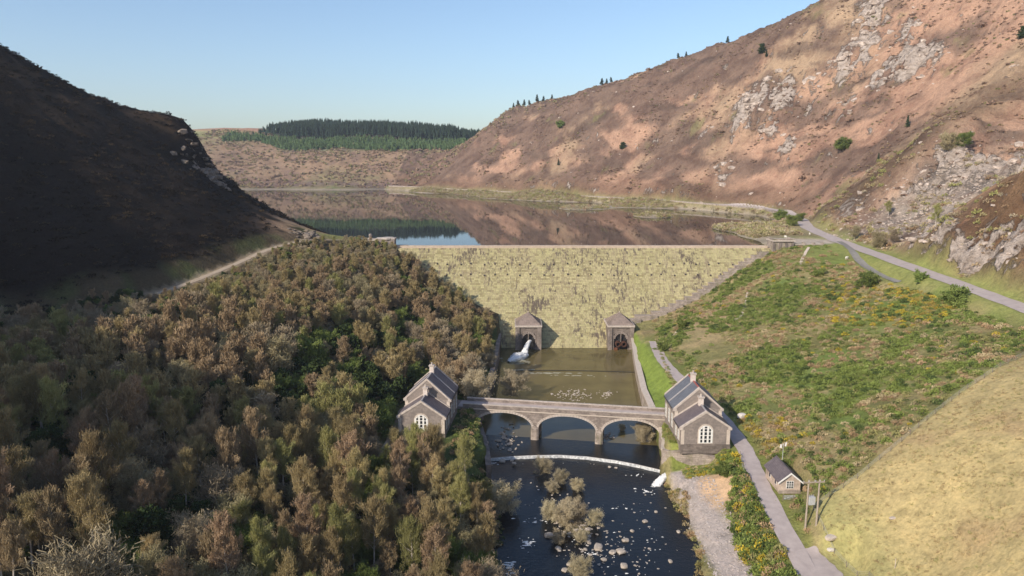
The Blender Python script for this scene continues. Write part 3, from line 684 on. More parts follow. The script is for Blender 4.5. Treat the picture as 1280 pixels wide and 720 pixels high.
# ------------------------------------------------------------------ white water
def foam_material():
    m, nt, b = M('white_water'); f = tex(nt, 1.6, 6, .7)
    nt.links.new(ramp(nt, f, [(.3, (.62,.62,.62)), (.6, (.85,.83,.80))]), b.inputs['Base Color']); b.inputs['Roughness'].default_value = .7
    bump(nt, b, f, .6, .2); return m
m_foam = foam_material()
def jet(name, path, widths, label, parent=None, seed=0):
    rr = random.Random(seed); V = []; Q = []; n = 26; k3 = np.arange(0, len(path)-1+1e-6, .25); pa = np.array(path)
    path = [tuple(np.interp(k3, np.arange(len(pa)), pa[:,c])[i] for c in range(3)) for i in range(len(k3))]; widths = list(np.interp(k3, np.arange(len(pa)), widths))
    for i, (p, w) in enumerate(zip(path, widths)):
        q = path[min(i+1,len(path)-1)]; o_ = path[max(i-1,0)]
        d = (Vector(q)-Vector(o_)).normalized(); s = d.cross(Vector((0,0,1))).normalized(); u = s.cross(d)
        for k in range(n):
            a = 2*PI*k/n; r = w*(.9+rr.uniform(-.24,.24)); v_ = Vector(p)+s*math.cos(a)*r+u*math.sin(a)*r*.55; V.append(tuple(v_))
    for i in range(len(path)-1):
        for k in range(n): Q.append((i*n+k, i*n+(k+1)%n, (i+1)*n+(k+1)%n, (i+1)*n+k))
    o = link(name, np_mesh(name, V, Q, smooth=True), m_foam)
    return tag(o, label, kind='stuff')
pth = [(7.2-.3*k, 277.0-1.05*k, 4.0-.0*k-.042*k*k) for k in range(0, 9)]+[(4.6-1.0*k, 268.1-1.35*k, .6-.06*k) for k in range(0, 7)]
wd = [.7,.75,.8,.85,.95,1.0,1.1,1.2,1.4]+[1.9,2.6,3.0,2.7,2.1,1.5,.6]
jet('water_jet', pth, wd, 'white jet of water pouring from the valve house into the pool', seed=1)
# churned surface and rapids: ragged flecks just above the water
def flecks(name, spots, z, mat, label, seed=0, cat=None, kind='stuff'):
    rs = np.random.RandomState(seed); V = []; T = []
    for cx, cy, rx, ry, n, s in spots:
        for _ in range(n):
            a = rs.rand()*2*PI; r = abs(rs.randn())*.6; x = cx+math.cos(a)*r*rx; y = cy+math.sin(a)*r*ry; m_ = rs.randint(5, 9); b0 = len(V)
            sz = s*(.3+rs.rand()**2); st = .5+rs.rand()
            V.append((x, y, z+.09+rs.rand()*.06))
            for k in range(m_):
                q = 2*PI*k/m_; rr = sz*(.5+rs.rand()*.8); V.append((x+math.cos(q)*rr*(1+st), y+math.sin(q)*rr, z+.015))
            for k in range(m_): T.append((b0, b0+1+k, b0+1+(k+1)%m_))
    return tag(link(name, np_mesh(name, V, tris=T), mat), label, cat, kind=kind)
flecks('rapids_foam', [(3,132,2.0,2.5,40,.22),(-.5,124,1.2,3,30,.25),(5,141,3,2,14,.2),(31,155,2.2,1.4,24,.16),(25,147,3,2,8,.18),(22,130,6,9,22,.13),(28,133,5,8,12,.12),(15,128,5,6,22,.15),(-5,170.5,3,.8,20,.2),(30,163.5,4,1.5,8,.15),
      (-6.5,180,1.4,1.2,30,.3),(20,120,8,6,20,.15),(8,150,3,6,8,.15)], WL1+.01, m_foam, 'flecks of white foam where the river breaks over stones', 4)
flecks('pool_foam', [(13,246,9,1.0,60,.5),(3,250,5,.8,40,.6),(22,243,8,.8,30,.35),(2,262,5,5,60,.7)], WL0+.01, simple('thin_foam', (.22,.20,.13), (.40,.38,.30), 2), 'faint foam lines drifting across the olive pool', 5)
jet('culvert_outfall', [(37.6-.45*k, 161.8-.42*k, .9-.05*k*k*.5) for k in range(0,9)]+[(33.4-.8*k,157.9-.5*k,-.9-.05*k) for k in range(0,4)], [.55,.6,.7,.8,.9,1.0,1.1,1.15,1.2,1.1,.9,.4,.2], 'white outfall rushing from the retaining wall into the river', seed=2)
# submerged arc sill in the pool
def arc_wall(name, pts, w, zt, zb, mat, parent=None):
    V = []; Q = []
    for i, p in enumerate(pts):
        q = pts[min(i+1,len(pts)-1)]; o_ = pts[max(i-1,0)]; d = Vector((q[0]-o_[0], q[1]-o_[1], 0)).normalized(); s = Vector((-d.y, d.x, 0))*w/2
        V += [(p[0]-s.x,p[1]-s.y,zb),(p[0]-s.x,p[1]-s.y,zt),(p[0]+s.x,p[1]+s.y,zt),(p[0]+s.x,p[1]+s.y,zb)]
    for i in range(len(pts)-1):
        for k in range(3): Q.append((i*4+k, (i+1)*4+k, (i+1)*4+k+1, i*4+k+1))
    Q += [(3,2,1,0)]; e = (len(pts)-1)*4; Q += [(e,e+1,e+2,e+3)]
    return link(name, np_mesh(name, V, Q), mat, parent)
sill = arc_wall('pool_sill', [(x, 247.5+1.6*math.cos((x-20)/26*1.45)-1.0*(x-20)/28, 0) for x in np.linspace(-3, 45, 26)], .75, .12, -1.5, simple('wet_stone', (.035,.03,.025), (.07,.06,.04), 1.5, .5))
tag(sill, 'dark curved stone sill just breaking the surface of the olive pool', 'sill')
# weir
wr = empty('weir', (12, 173, 0), 0, 'low curved weir with a pale lip of falling water crossing the river below the bridge', 'weir')
off = lambda pl: [(x-12, y-173, 0) for x, y in pl]
dense = [(x, weir_y(x)) for x in np.linspace(-9, 38.3, 60)]
arc_wall('crest_wall', off(dense), .34, .10, -2.2, m_cope, wr)
V = []; Q = []; rs = np.random.RandomState(2)
for i, (x, y, _z) in enumerate(off(dense)):
    jz = rs.rand()
    V += [(x,y-.10,.13+.02*jz),(x,y-.26,.06),(x,y-.34-.06*jz,-.2),(x,y-.38-.1*jz,-.45),(x,y-.46-.25*jz,WL1+.03)]
for i in range(59):
    for k in range(4): Q.append((i*5+k, i*5+k+1, (i+1)*5+k+1, (i+1)*5+k))
link('falling_water', np_mesh('falling_water', V, Q, smooth=True), simple('falling_film', (.22,.23,.24), (.70,.69,.66), 1.8, .5, .5, 4), wr)

# ------------------------------------------------------------------ bank walls
def bank_wall(label, pts, w, mat, copemat, name='retaining_wall', cope_w=None, depth=-2.5):
    """pts: (x, y, top)"""
    o = empty(name, (pts[0][0], pts[0][1], 0), 0, label, 'wall'); ox, oy = pts[0][:2]
    def run(zt, zb, ww, nm, m_):
        V = []; Q = []
        for i, p in enumerate(pts):
            q = pts[min(i+1,len(pts)-1)]; o_ = pts[max(i-1,0)]; d = Vector((q[0]-o_[0], q[1]-o_[1], 0)).normalized(); s = Vector((-d.y, d.x, 0))*ww/2
            X_, Y_ = p[0]-ox, p[1]-oy
            V += [(X_-s.x,Y_-s.y,zb(p)),(X_-s.x,Y_-s.y,zt(p)),(X_+s.x,Y_+s.y,zt(p)),(X_+s.x,Y_+s.y,zb(p))]
        for i in range(len(pts)-1):
            for k in range(4): Q.append((i*4+k, (i+1)*4+k, (i+1)*4+(k+1)%4, i*4+(k+1)%4))
        Q += [(3,2,1,0)]; e = (len(pts)-1)*4; Q += [(e,e+1,e+2,e+3)]
        link(nm, np_mesh(nm, V, Q), m_, o)
    run(lambda p: p[2], lambda p: depth, w, 'wall', mat)
    run(lambda p: p[2]+.32, lambda p: p[2]+.003, (cope_w or w+.3), 'coping', copemat); return o
def bw(ys, top, off_, side):
    f = bankR if side > 0 else bankL
    return [(float(f(y))+off_*side, y, t_) for y, t_ in zip(ys, top)]
bank_wall('long pale coped wall between the olive pool and the lawn', bw([281,270,255,240,225,213,203,194,188], [4.6]*9, .55, 1), 1.3, m_stone2, m_quoin, cope_w=1.9)
bank_wall('dark shaded wall on the wooded side of the pool', bw([281,265,250,235,220,208,197,192], [5.6]*8, .55, -1), 1.2, m_stone, m_bridge)
bank_wall('riverside wall below the bridge beside the eastern twin building', bw([180,176,172,168,165.2], [5.2,5.0,4.9,4.9,5.2], .5, 1), 1.1, m_stone2, m_quoin)
bank_wall('shaded riverside wall under the western twin building', bw([184,178,172,167,160], [5.6,5.4,4.8,4.4,3.4], .5, -1), 1.1, m_stone, m_stone)
bank_wall('high curving retaining wall of squared blocks above the gravel bank', [(37.0,165.2,5.3),(37.6,163.6,5.6),(39.5,162.7,5.9),(42,162.2,6.0),(45,161.6,5.7),(48,160.8,5.3),(50.3,159.8,4.9)], 1.1, m_stone2, m_stone2, cope_w=1.25, depth=-1.5)
a = empty('culvert_mouth', (37.9, 162.3, 0), math.radians(-40), 'dark culvert opening in the retaining wall', 'culvert')
MB().box(-.75,.75,-.9,.7,-1.4,1.5).build('surround', m_stone, a); MB().box(-.5,.5,-.93,-.3,-.6,1.15).build('opening', m_black, a)  # opening is a black block painted for the shade within

# ------------------------------------------------------------------ bridge
bx0, by0, bx1, by1 = -12.0, 188.5, 41.8, 179.3
BL = math.hypot(bx1-bx0, by1-by0); bang = math.atan2(by1-by0, bx1-bx0)
br_ = empty('stone_bridge', (bx0, by0, 0), bang, 'three arched stone bridge joining the two gabled buildings', 'bridge')
W = 5.2; DECK = 7.9
spans = [(2.2,17.6),(19.4,34.9),(36.7,51.6)]
def arch_z(x):
    for a0, a1 in spans:
        if a0 <= x <= a1:
            m_ = (a0+a1)/2; hw_ = (a1-a0)/2; u = abs(x-m_)/hw_
            return 3.0+3.9*math.sqrt(max(0, 1-u**2.1))
    return None
xs = sorted(set([0, BL+1.5]+[a for s in spans for a in s]+[s[0]+(s[1]-s[0])*(.5-.5*math.cos(PI*k/24)) for s in spans for k in range(1,24)]))
def yk(x): return 0
V = []; Q = []
for i, x in enumerate(xs): pass
a = MB()
for x0, x1 in zip(xs[:-1], xs[1:]):
    m_ = (x0+x1)/2; z0, z1 = arch_z(m_) and (arch_z(x0) or 3.0), arch_z(m_) and (arch_z(x1) or 3.0)
    if arch_z(m_) is None: z0 = z1 = -2.4
    a.add([(x0,0,z0),(x1,0,z1),(x1,W,z1),(x0,W,z0),(x0,0,DECK),(x1,0,DECK),(x1,W,DECK),(x0,W,DECK)],
          [(0,3,2,1),(0,1,5,4),(2,3,7,6)]+([(1,2,6,5),(3,0,4,7)] if arch_z(m_) is None else []))
    a.add([(x0,0,DECK),(x1,0,DECK),(x1,W,DECK),(x0,W,DECK)], [(0,1,2,3)])
a.build('spandrel_wall', m_bridge, br_)
for s in spans:
    n = 30; m_ = (s[0]+s[1])/2; hw_ = (s[1]-s[0])/2
    pt = []
    for k in range(n+1):
        th = PI*k/n; x = m_-hw_*math.cos(th); pt.append((x, arch_z(min(max(x, s[0]), s[1])) if 0 < k < n else 3.0))
    for y0, y1 in ((-.12,-.002),(W+.002,W+.12)):
        a = MB()
        for k in range(n):
            (xa,za),(xb,zb) = pt[k], pt[k+1]; d = Vector((xb-xa,0,zb-za)).normalized(); nn = Vector((-d.z,0,d.x))*.62; g = .03
            xa, za, xb, zb = xa+d.x*g, za+d.z*g, xb-d.x*g, zb-d.z*g
            a.prism([(xa,za),(xb,zb),(xb+nn.x,zb+nn.z),(xa+nn.x,za+nn.z)], y0, y1)
        a.build('arch_ring', m_cope, br_)
for xa, xb in ((17.6,19.4),(34.9,36.7)):
    for y0, sg in ((0,-1),(W,1)):
        a = MB(); m_ = (xa+xb)/2; R_ = 1.05; pts = [(m_+R_, y0+sg*.002),(m_+R_, y0+sg*.75),(m_+R_*.55, y0+sg*1.1),(m_-R_*.55, y0+sg*1.1),(m_-R_, y0+sg*.75),(m_-R_, y0+sg*.002)]
        n = len(pts); a.add([(x,y,-2.4) for x,y in pts]+[(x,y,3.1) for x,y in pts]+[(m_,y0+sg*.05,3.8)], [(i,i+1,n+i+1,n+i) for i in range(n-1)]+[(n+i,n+i+1,2*n) for i in range(n-1)])
        a.build('pier_cutwater', m_stone2, br_)
for y0, y1 in ((-.18,.32),(W-.32,W+.18)):
    a = MB(); a.box(-1.5,BL+1.2,y0+.05,y1-.05,DECK-.15,DECK+.85); o = a.build('parapet', m_bridge, br_)
    a = MB(); x = -1.5
    while x < BL+1.1: a.box(x, min(x+1.35,BL+1.2)-.03, y0-.08, y1+.08, DECK+.853, DECK+1.08); x += 1.35
    a.build('coping', m_cope, o)
a = MB(); a.box(-.6,BL+.5,-.22,-.13,DECK-.45,DECK-.18); a.box(-.6,BL+.5,W+.13,W+.22,DECK-.45,DECK-.18); a.build('string_course', m_quoin, br_)
a = MB(); a.box(-3,BL+1.8,.28,W-.28,DECK+.004,DECK+.09); a.build('roadway', m_asphalt, br_)
a = MB(); a.box(-4.5,.0,-.3,W+.3,-1,DECK-.02); a.build('approach', m_bridge, br_)

# ------------------------------------------------------------------ twin gabled buildings
def arched_window(parent, cx, y, zb, w, h, face=-1, big=True):
    """stone surround, white frame with bars, dark panes; faces -y"""
    hw_ = w/2; zs = zb+h-hw_
    def arch(r, n=12): return [(cx+r*math.cos(t_), zs+r*math.sin(t_)) for t_ in np.linspace(0, PI, n)]
    win = MB().prism([(cx-hw_-.3,zb-.25),(cx+hw_+.3,zb-.25)]+arch(hw_+.3), y-.08, y-.002).build('window', m_quoin, parent)
    MB().prism([(cx-hw_,zb),(cx+hw_,zb)]+arch(hw_), y-.11, y-.082).build('pane', m_glass, win)
    f = MB(); b_ = w*.07
    for fx in (-1, -.36, .36, 1):
        xx = cx+fx*(hw_-b_/2); top = zs+math.sqrt(max(0, (hw_)**2-(xx-cx)**2)); f.box(xx-b_, xx+b_, y-.19, y-.112, zb, max(top-.05, zs))
    for k in range(0, 4): zz = zb+(zs-zb)*k/3; f.box(cx-hw_, cx+hw_, y-.186, y-.114, zz-.08, zz+.08)
    arc = arch(hw_-.02, 14); arc2 = arch(hw_-.22, 14)
    for k in range(13): f.prism([arc[k],arc[k+1],arc2[k+1],arc2[k]], y-.195, y-.113)
    f.box(cx-hw_*.8, cx+hw_*.8, y-.183, y-.116, zs+hw_*.5-.07, zs+hw_*.5+.07)
    f.build('glazing_bars', m_white, win); return win
def side_window(parent, x, cy, zb, w, h, sg):
    y0, y1 = cy-w/2, cy+w/2; q = lambda a, b_: (min(x+sg*a, x+sg*b_), max(x+sg*a, x+sg*b_))
    win = MB().box(*q(.002,.08), y0-.22, y1+.22, zb-.2, zb+h+.25).build('window', m_quoin, parent)
    MB().box(*q(.082,.11), y0, y1, zb, zb+h).build('pane', m_glass, win)
    f = MB(); f.box(*q(.112,.17), cy-.05, cy+.05, zb, zb+h)
    for k in range(4): f.box(*q(.113,.165), y0, y1, zb+h*k/3-.04, zb+h*k/3+.04)
    f.box(*q(.114,.172), y0-.04, y0+.05, zb, zb+h); f.box(*q(.114,.172), y1-.05, y1+.04, zb, zb+h)
    f.build('glazing_bars', m_white, win)
def gable_block(root, x0, x1, y0, y1, ze, zr, roofs, chim_y=None, ridge_mat=None, front=True, chim_z=1.9):
    xm = (x0+x1)/2; wall = MB().prism([(x0,-1.2),(x1,-1.2),(x1,ze),(xm,zr-.15),(x0,ze)], y0, y1).build('wall', m_bstone, root)
    MB().box(x0-.18,x1+.18,y0-.18,y0-.003,-1.2,1.1).build('plinth', m_stone, wall)
    for s, rm in ((-1, roofs[0]), (1, roofs[1])):
        xe = x0 if s < 0 else x1; dx = (xe-xm); dz = ze-zr; L_ = math.hypot(dx, dz); ov = .45
        ex, ez = xm+dx*(1+ov/L_), zr+dz*(1+ov/L_); nx_, nz_ = -dz/L_*s*.0, .0
        up = .26; a = MB(); ya, yb = y0+.5, y1-.4
        a.add([(xm,ya,zr-.02),(ex,ya,ez-.02),(ex,yb,ez-.02),(xm,yb,zr-.02),(xm,ya,zr+up),(ex,ya,ez+up-.06),(ex,yb,ez+up-.06),(xm,yb,zr+up)],
              [(0,3,2,1),(4,5,6,7),(0,1,5,4),(1,2,6,5),(2,3,7,6),(3,0,4,7)])
        a.build('roof_slope', rm, root)
        MB().bar((ex+s*.06,ya,ez-.02),(ex+s*.06,yb,ez-.02),.16,.16).build('gutter', m_black, root)
        # raised gable copings
        for yy0, yy1 in ((y0-.12,y0+.5),(y1-.4,y1+.12)):
            c = MB(); e2x, e2z = xm+dx*(1+.25/L_), zr+dz*(1+.25/L_)
            c.add([(xm,yy0,zr-.1),(e2x,yy0,e2z-.1),(e2x,yy1,e2z-.1),(xm,yy1,zr-.1),(xm,yy0,zr+.50),(e2x,yy0,e2z+.42),(e2x,yy1,e2z+.42),(xm,yy1,zr+.50)],
                  [(0,3,2,1),(4,5,6,7),(0,1,5,4),(1,2,6,5),(2,3,7,6),(3,0,4,7)])
            c.build('gable_coping', m_cope, root)
    MB().bar((xm,y0+.5,zr+.28),(xm,y1-.4,zr+.28),.32,.22).build('ridge_tiles', ridge_mat or m_lead, root)
    for s in (-1, 1):
        xx = x0 if s < 0 else x1
        MB().box(min(xx,xx-s*.75)-(.04 if s<0 else -.0), max(xx,xx-s*.75)+(.04 if s>0 else 0), y0-.05, y0-.003, 1.1, ze-.4).build('quoins', m_quoin, root)
        MB().box(xx-.45,xx+.45,y0-.16,y0+.5,ze-.45,ze+.1).build('kneeler', m_cope, root)
    if chim_y is not None:
        ch = MB().box(xm-.55,xm+.55,chim_y-.55,chim_y+.55,zr-.8,zr+chim_z).build('chimney', m_chim, root)
        MB().box(xm-.72,xm+.72,chim_y-.72,chim_y+.72,zr+chim_z,zr+chim_z+.28).build('chimney_cap', m_cope, ch)
        MB().tube([(xm,chim_y,zr+chim_z+.28),(xm,chim_y,zr+chim_z+.95)],[.24,.2],8).build('chimney_pot', m_cope, ch)
    return wall
m_bstone = masonry('building_stone', (.245,.21,.19), (.325,.275,.245), (.30,.26,.235), .42, .95, .5, (.15,.13,.12), .45)
m_chim = simple('pale_chimney_stone', (.55,.47,.42), (.72,.63,.57), 1.5, .9, .3, 5)
for (ox, oy, rz, label, var) in ((45.7,161.2,0.0,'twin gabled stone building with slate roofs between the lane and the bridge end',0),(-22.3,168.5,-math.radians(5.5),'twin gabled stone building with dark roofs against the wood',1)):
    b_ = empty('gabled_building', (ox, oy, 7.3), rz, label, 'building')
    wl0 = gable_block(b_, -5.75, 5.75, 0, 7.2, 5.1, 8.9, (m_slate, m_slate), 5.4, None)
    wl1 = gable_block(b_, -5.75, 5.75, 7.25, 18.6, 7.2, 12.3, (m_slate_blue if var == 0 else m_slate, m_slate), 13.6, m_terra if var == 0 else None)
    arched_window(wl0, 0, 0, 1.5, 3.1, 4.3)
    for cy in (2.2, 5.0):
        side_window(wl0, -5.75, cy, 1.6, 1.1, 2.2, -1); side_window(wl0, 5.75, cy, 1.6, 1.1, 2.2, 1)
    for cy in (9.4, 12.9, 16.4):
        side_window(wl1, -5.75, cy, 2.0, 1.3, 3.2, -1); side_window(wl1, 5.75, cy, 2.0, 1.3, 3.2, 1)
    # mid gable coping in lead across the larger roof
    for s in (-1, 1):
        MB().bar((0.02*s, 13.0, 12.6), (6.0*s, 13.0, 7.25), .34, .3).build('roof_rib', m_lead, b_)

# small hut with white barge boards
h = empty('brick_hut', (57.0, 138.2, 7.2), 0, 'small brick hut with a slate roof and white barge boards beside the lane', 'hut')
hw_, hl, he, hr = 2.15, 8.0, 2.7, 4.5
wallh = MB().prism([(-hw_,-1),(hw_,-1),(hw_,he),(0,hr-.1),(-hw_,he)], 0, hl).build('wall', m_brick, h)
MB().box(-hw_-.1,hw_+.1,-.1,-.003,-1,.8).build('plinth', m_stone2, wallh)
for s in (-1, 1):
    MB().add([(0,-.35,hr),(s*2.55,-.35,he-.32),(s*2.55,hl+.3,he-.32),(0,hl+.3,hr),(0,-.35,hr+.16),(s*2.55,-.35,he-.16),(s*2.55,hl+.3,he-.16),(0,hl+.3,hr+.16)],
        [(0,3,2,1),(4,5,6,7),(0,1,5,4),(1,2,6,5),(2,3,7,6),(3,0,4,7)]).build('roof_slope', m_slate, h)
    MB().prism([(0,hr+.17),(s*2.6,he-.15),(s*2.6,he-.5),(0,hr-.2)], -.45, -.353).build('barge_board', m_white, h)
MB().bar((0,-.35,hr+.18),(0,hl+.3,hr+.18),.22,.14).build('ridge_tiles', m_slate, h)
wn_ = MB().box(-.75,.75,-.06,-.003,1.1,2.75).build('window', m_white, h)
MB().box(-.64,.64,-.09,-.062,1.2,2.65).build('pane', m_glass, wn_)
f = MB(); [f.box(x_-.05,x_+.05,-.13,-.092,1.2,2.65) for x_ in (-.22,.22)]; [f.box(-.64,.64,-.126,-.094,z_-.05,z_+.05) for z_ in (1.68,2.16)]; f.build('glazing_bars', m_white, wn_)
for cy in (2, 5.4): 
    w_ = MB().box(-hw_-.05,-hw_-.003,cy-.5,cy+.5,1.1,2.3).build('window', m_white, h); MB().box(-hw_-.08,-hw_-.052,cy-.4,cy+.4,1.2,2.2).build('pane', m_glass, w_)
g = empty('field_gate', (54.6, 135.4, hz(54.6,135.4)), 0, 'low metal gate and rails in front of the small brick hut', 'gate')
MB().box(0,.15,-.08,.08,-.3,1.25).build('post', m_fence, g); MB().box(4.3,4.45,-.08,.08,-.3,1.25).build('post', m_fence, g); MB().box(2.1,2.22,-.07,.07,-.3,1.2).build('post', m_fence, g)
a = MB(); [a.bar((0.1,0,z_),(4.3,0,z_),.07) for z_ in (.3,.55,.8,1.05)]; a.bar((.15,0,.3),(2.1,0,1.05),.06); a.build('rails', m_galv, g)
g = empty('aerial_mast', (59.6, 149.5, hz(59.6,149.5)), 0, 'small pale aerial mast rising from the gorse behind the hut', 'mast')
MB().tube([(0,0,-.3),(0,0,4.6)],[.07,.05],6).build('pole', m_galv, g)
MB().bar((-.7,0,4.2),(.7,0,4.5),.06).build('crossbar', m_galv, g); MB().add([(-.75,-.05,3.6),(-.35,-.05,3.5),(-.3,-.05,4.3),(-.7,-.05,4.4),(-.75,.03,3.6),(-.35,.03,3.5),(-.3,.03,4.3),(-.7,.03,4.4)],[(0,1,2,3),(7,6,5,4),(0,4,5,1),(1,5,6,2),(2,6,7,3),(3,7,4,0)]).build('panel', m_white, g)
MB().add([(.3,-.05,3.9),(.62,-.05,3.9),(.75,-.05,4.8),(.45,-.05,4.8),(.3,.03,3.9),(.62,.03,3.9),(.75,.03,4.8),(.45,.03,4.8)],[(0,1,2,3),(7,6,5,4),(0,4,5,1),(1,5,6,2),(2,6,7,3),(3,7,4,0)]).build('panel', m_white, g)

# electricity poles
def pole(x, y, hh, lab, trans, arm_w):
    t = empty('power_pole', (x, y, hz(x, y)), math.radians(8), lab, 'pole', 'wooden power poles on the grass spur')
    MB().tube([(0,0,-.8),(0,0,hh)], [.20,.15], 8).build('shaft', m_wood, t)
    arm = MB().box(-arm_w/2,arm_w/2,-.24,-.10,hh-.5,hh-.28).build('cross_arm', m_wood, t)
    for s in (-.92, 0, .92): MB().tube([(s*arm_w/2,-.17,hh-.28),(s*arm_w/2,-.17,hh-.12),(s*arm_w/2,-.17,hh+.02)],[.07,.09,.04],6).build('insulator', m_lead, arm)
    if trans:
        q_ = MB().box(.18,1.35,-.42,.42,hh*.50,hh*.50+1.5).build('transformer', m_galv, t)
        for s in (.4,.75,1.1): MB().tube([(s,0,hh*.5+1.5),(s,0,hh*.5+1.9)],[.07,.05],6).build('bushing', m_lead, q_)
    return t
pole(54.95, 124.8, 9.6, 'nearer the lane, taller wooden power pole with a wide cross arm and transformer box', True, 2.4)
pole(56.3, 123.4, 9.0, 'shorter wooden power pole standing just downhill of its partner on the grass edge', False, 1.8)
g = empty('marker_post', (*hit(1118,716)[:2], 0), 0, 'thin pale post standing alone low on the grass spur', 'post'); g.location.z = hz(g.location.x, g.location.y)
MB().tube([(0,0,-.3),(0,0,1.7)],[.06,.05],6).build('shaft', m_quoin, g)
# water trough like stone
def rock_mesh(seed, sx=1, sy=1, sz=.7, sub=2, ang=.35):
    import bmesh
    bm = bmesh.new(); bmesh.ops.create_icosphere(bm, subdivisions=sub, radius=1); rr = random.Random(seed); o = [rr.uniform(0,50) for _ in range(3)]
    from mathutils import noise as mn
    for v in bm.verts:
        p = v.co*1.1+Vector(o); n_ = mn.noise(p)*ang+mn.noise(p*2.7)*ang*.5
        v.co *= 1+n_
        for ax in range(3): v.co[ax] = max(-.78, min(.78, v.co[ax]))
        v.co.x *= sx; v.co.y *= sy; v.co.z *= sz
    me = bpy.data.meshes.new('boulder'); bm.to_mesh(me); bm.free(); return me
m_boulder = simple('river_boulder', (.30,.25,.20), (.52,.45,.38), 1.2, .85, .5, 4)
m_palerock = simple('pale_boulder', (.55,.50,.45), (.72,.67,.62), 1.2, .85, .4, 4)
def put(name, me, mat, x, y, z, s, rz, label, cat, group=None):
    o = link(name, me, mat); o.location = (x, y, z); o.scale = (s,)*3; o.rotation_euler = (0,0,rz); return tag(o, label, cat, group)
x, y, z = P(927,519,9.0); z = hz(x, y); put('boulder', rock_mesh(5, 1.2, 1, .9), m_palerock, x, y, z+.5, 1.0, .3, 'rounded whitish boulder among gorse uphill of the lane', 'boulder')
x, y, z = hit(1038,692)
put('boulder', rock_mesh(6, 1.0, .7, .5), m_palerock, x, y, z+.3, .75, .3, 'lower of two pale stones beside the fence above the passing place', 'boulder')
x, y, z = hit(1039,676); put('boulder', rock_mesh(8, 1.5, .8, .5), m_quoin, x, y, z+.35, 1.1, .5, 'upper and longer of two pale stones beside the fence above the passing place', 'boulder')
x, y, z = hit(1115,655); put('boulder', rock_mesh(9, 1.3, .8, .35), m_quoin, x, y, z+.1, .6, .2, 'small flat stone alone in the middle of the grass spur', 'boulder')

# fences
def fence(pts, label, step=2.6, hh=1.15):
    o = empty('post_fence', (pts[0][0], pts[0][1], hz(*pts[0])), 0, label, 'fence'); ox, oy, oz = o.location
    pos = []; carry = 0
    for (x0,y0),(x1,y1) in zip(pts[:-1], pts[1:]):
        L_ = math.hypot(x1-x0, y1-y0); n = max(1, int(L_/step))
        for k in range(n): pos.append((x0+(x1-x0)*k/n, y0+(y1-y0)*k/n))
    pos.append(pts[-1]); first = None; zs = H(np.array([p[0] for p in pos]), np.array([p[1] for p in pos]))
    for (x, y), z in zip(pos, zs):
        if first is None: first = q_ = MB().tube([(0,0,-.3),(0,0,hh)],[.07,.06],5).build('post', m_fence, o)
        else: q_ = first.copy(); C.objects.link(q_); q_.parent = o
        q_.location = (x-ox, y-oy, z-oz); q_.rotation_euler = (random.uniform(-.06,.06), random.uniform(-.06,.06), 0)
    a = MB()
    for (p, za), (q2, zb) in zip(zip(pos[:-1], zs[:-1]), zip(pos[1:], zs[1:])):
        for hgt in (.45,.8,1.08): a.bar((p[0]-ox,p[1]-oy,za-oz+hgt), (q2[0]-ox,q2[1]-oy,zb-oz+hgt), .018)
    a.build('wire', m_galv, o)
fence([(57.5,127.2),(66,129.0),(76,133),(92,142),(110,152),(124,163)], 'wire fence along the top edge of the grass spur against the gorse')
fence([(57.2,127),(56.6,121),(57.8,114),(58.6,108),(58.2,102),(57,96)], 'wire fence along the foot of the grass spur above the passing place')
fence([(52.8,157),(51.2,150.5),(49.9,144)], 'short fence on the river side of the lane near the hut', 2.2)
# steps down the slope
def steps(pts, label, w=1.1):
    o = empty('hillside_steps', (pts[0][0], pts[0][1], hz(*pts[0])), 0, label, 'steps'); ox, oy, oz = o.location; a = MB()
    for (x0,y0),(x1,y1) in zip(pts[:-1], pts[1:]):
        L_ = math.hypot(x1-x0, y1-y0); n = max(1, int(L_/.7)); d = Vector((x1-x0,y1-y0,0)).normalized(); s = Vector((-d.y,d.x,0))*w/2
        for k in range(n):
            x = x0+(x1-x0)*k/n; y = y0+(y1-y0)*k/n; z = hz(x, y)-oz+.22; q_ = d*.62
            c_ = [(x-ox-s.x, y-oy-s.y), (x-ox-s.x+q_.x, y-oy-s.y+q_.y), (x-ox+s.x+q_.x, y-oy+s.y+q_.y), (x-ox+s.x, y-oy+s.y)]
            a.add([(u,v_,z-.5) for u,v_ in c_]+[(u,v_,z) for u,v_ in c_], [(0,3,2,1),(4,5,6,7),(0,1,5,4),(1,2,6,5),(2,3,7,6),(3,0,4,7)])
    a.build('treads', m_cope, o)
s1 = [hit(*p) for p in ((935,366),(932,384),(926,397),(916,401))]
steps([p[:2] for p in s1], 'flight of pale stone steps in the scrub halfway down the slope')
s2 = [hit(*p) for p in ((1011,310),(1004,322),(1000,332))]
steps([p[:2] for p in s2], 'short pale steps dropping from the plaza at the dam end')
s3 = [hit(*p) for p in ((822,432),(838,422),(852,412))]
steps([p[:2] for p in s3], 'narrow stone steps leaving the top of the lane beside the dam foot')
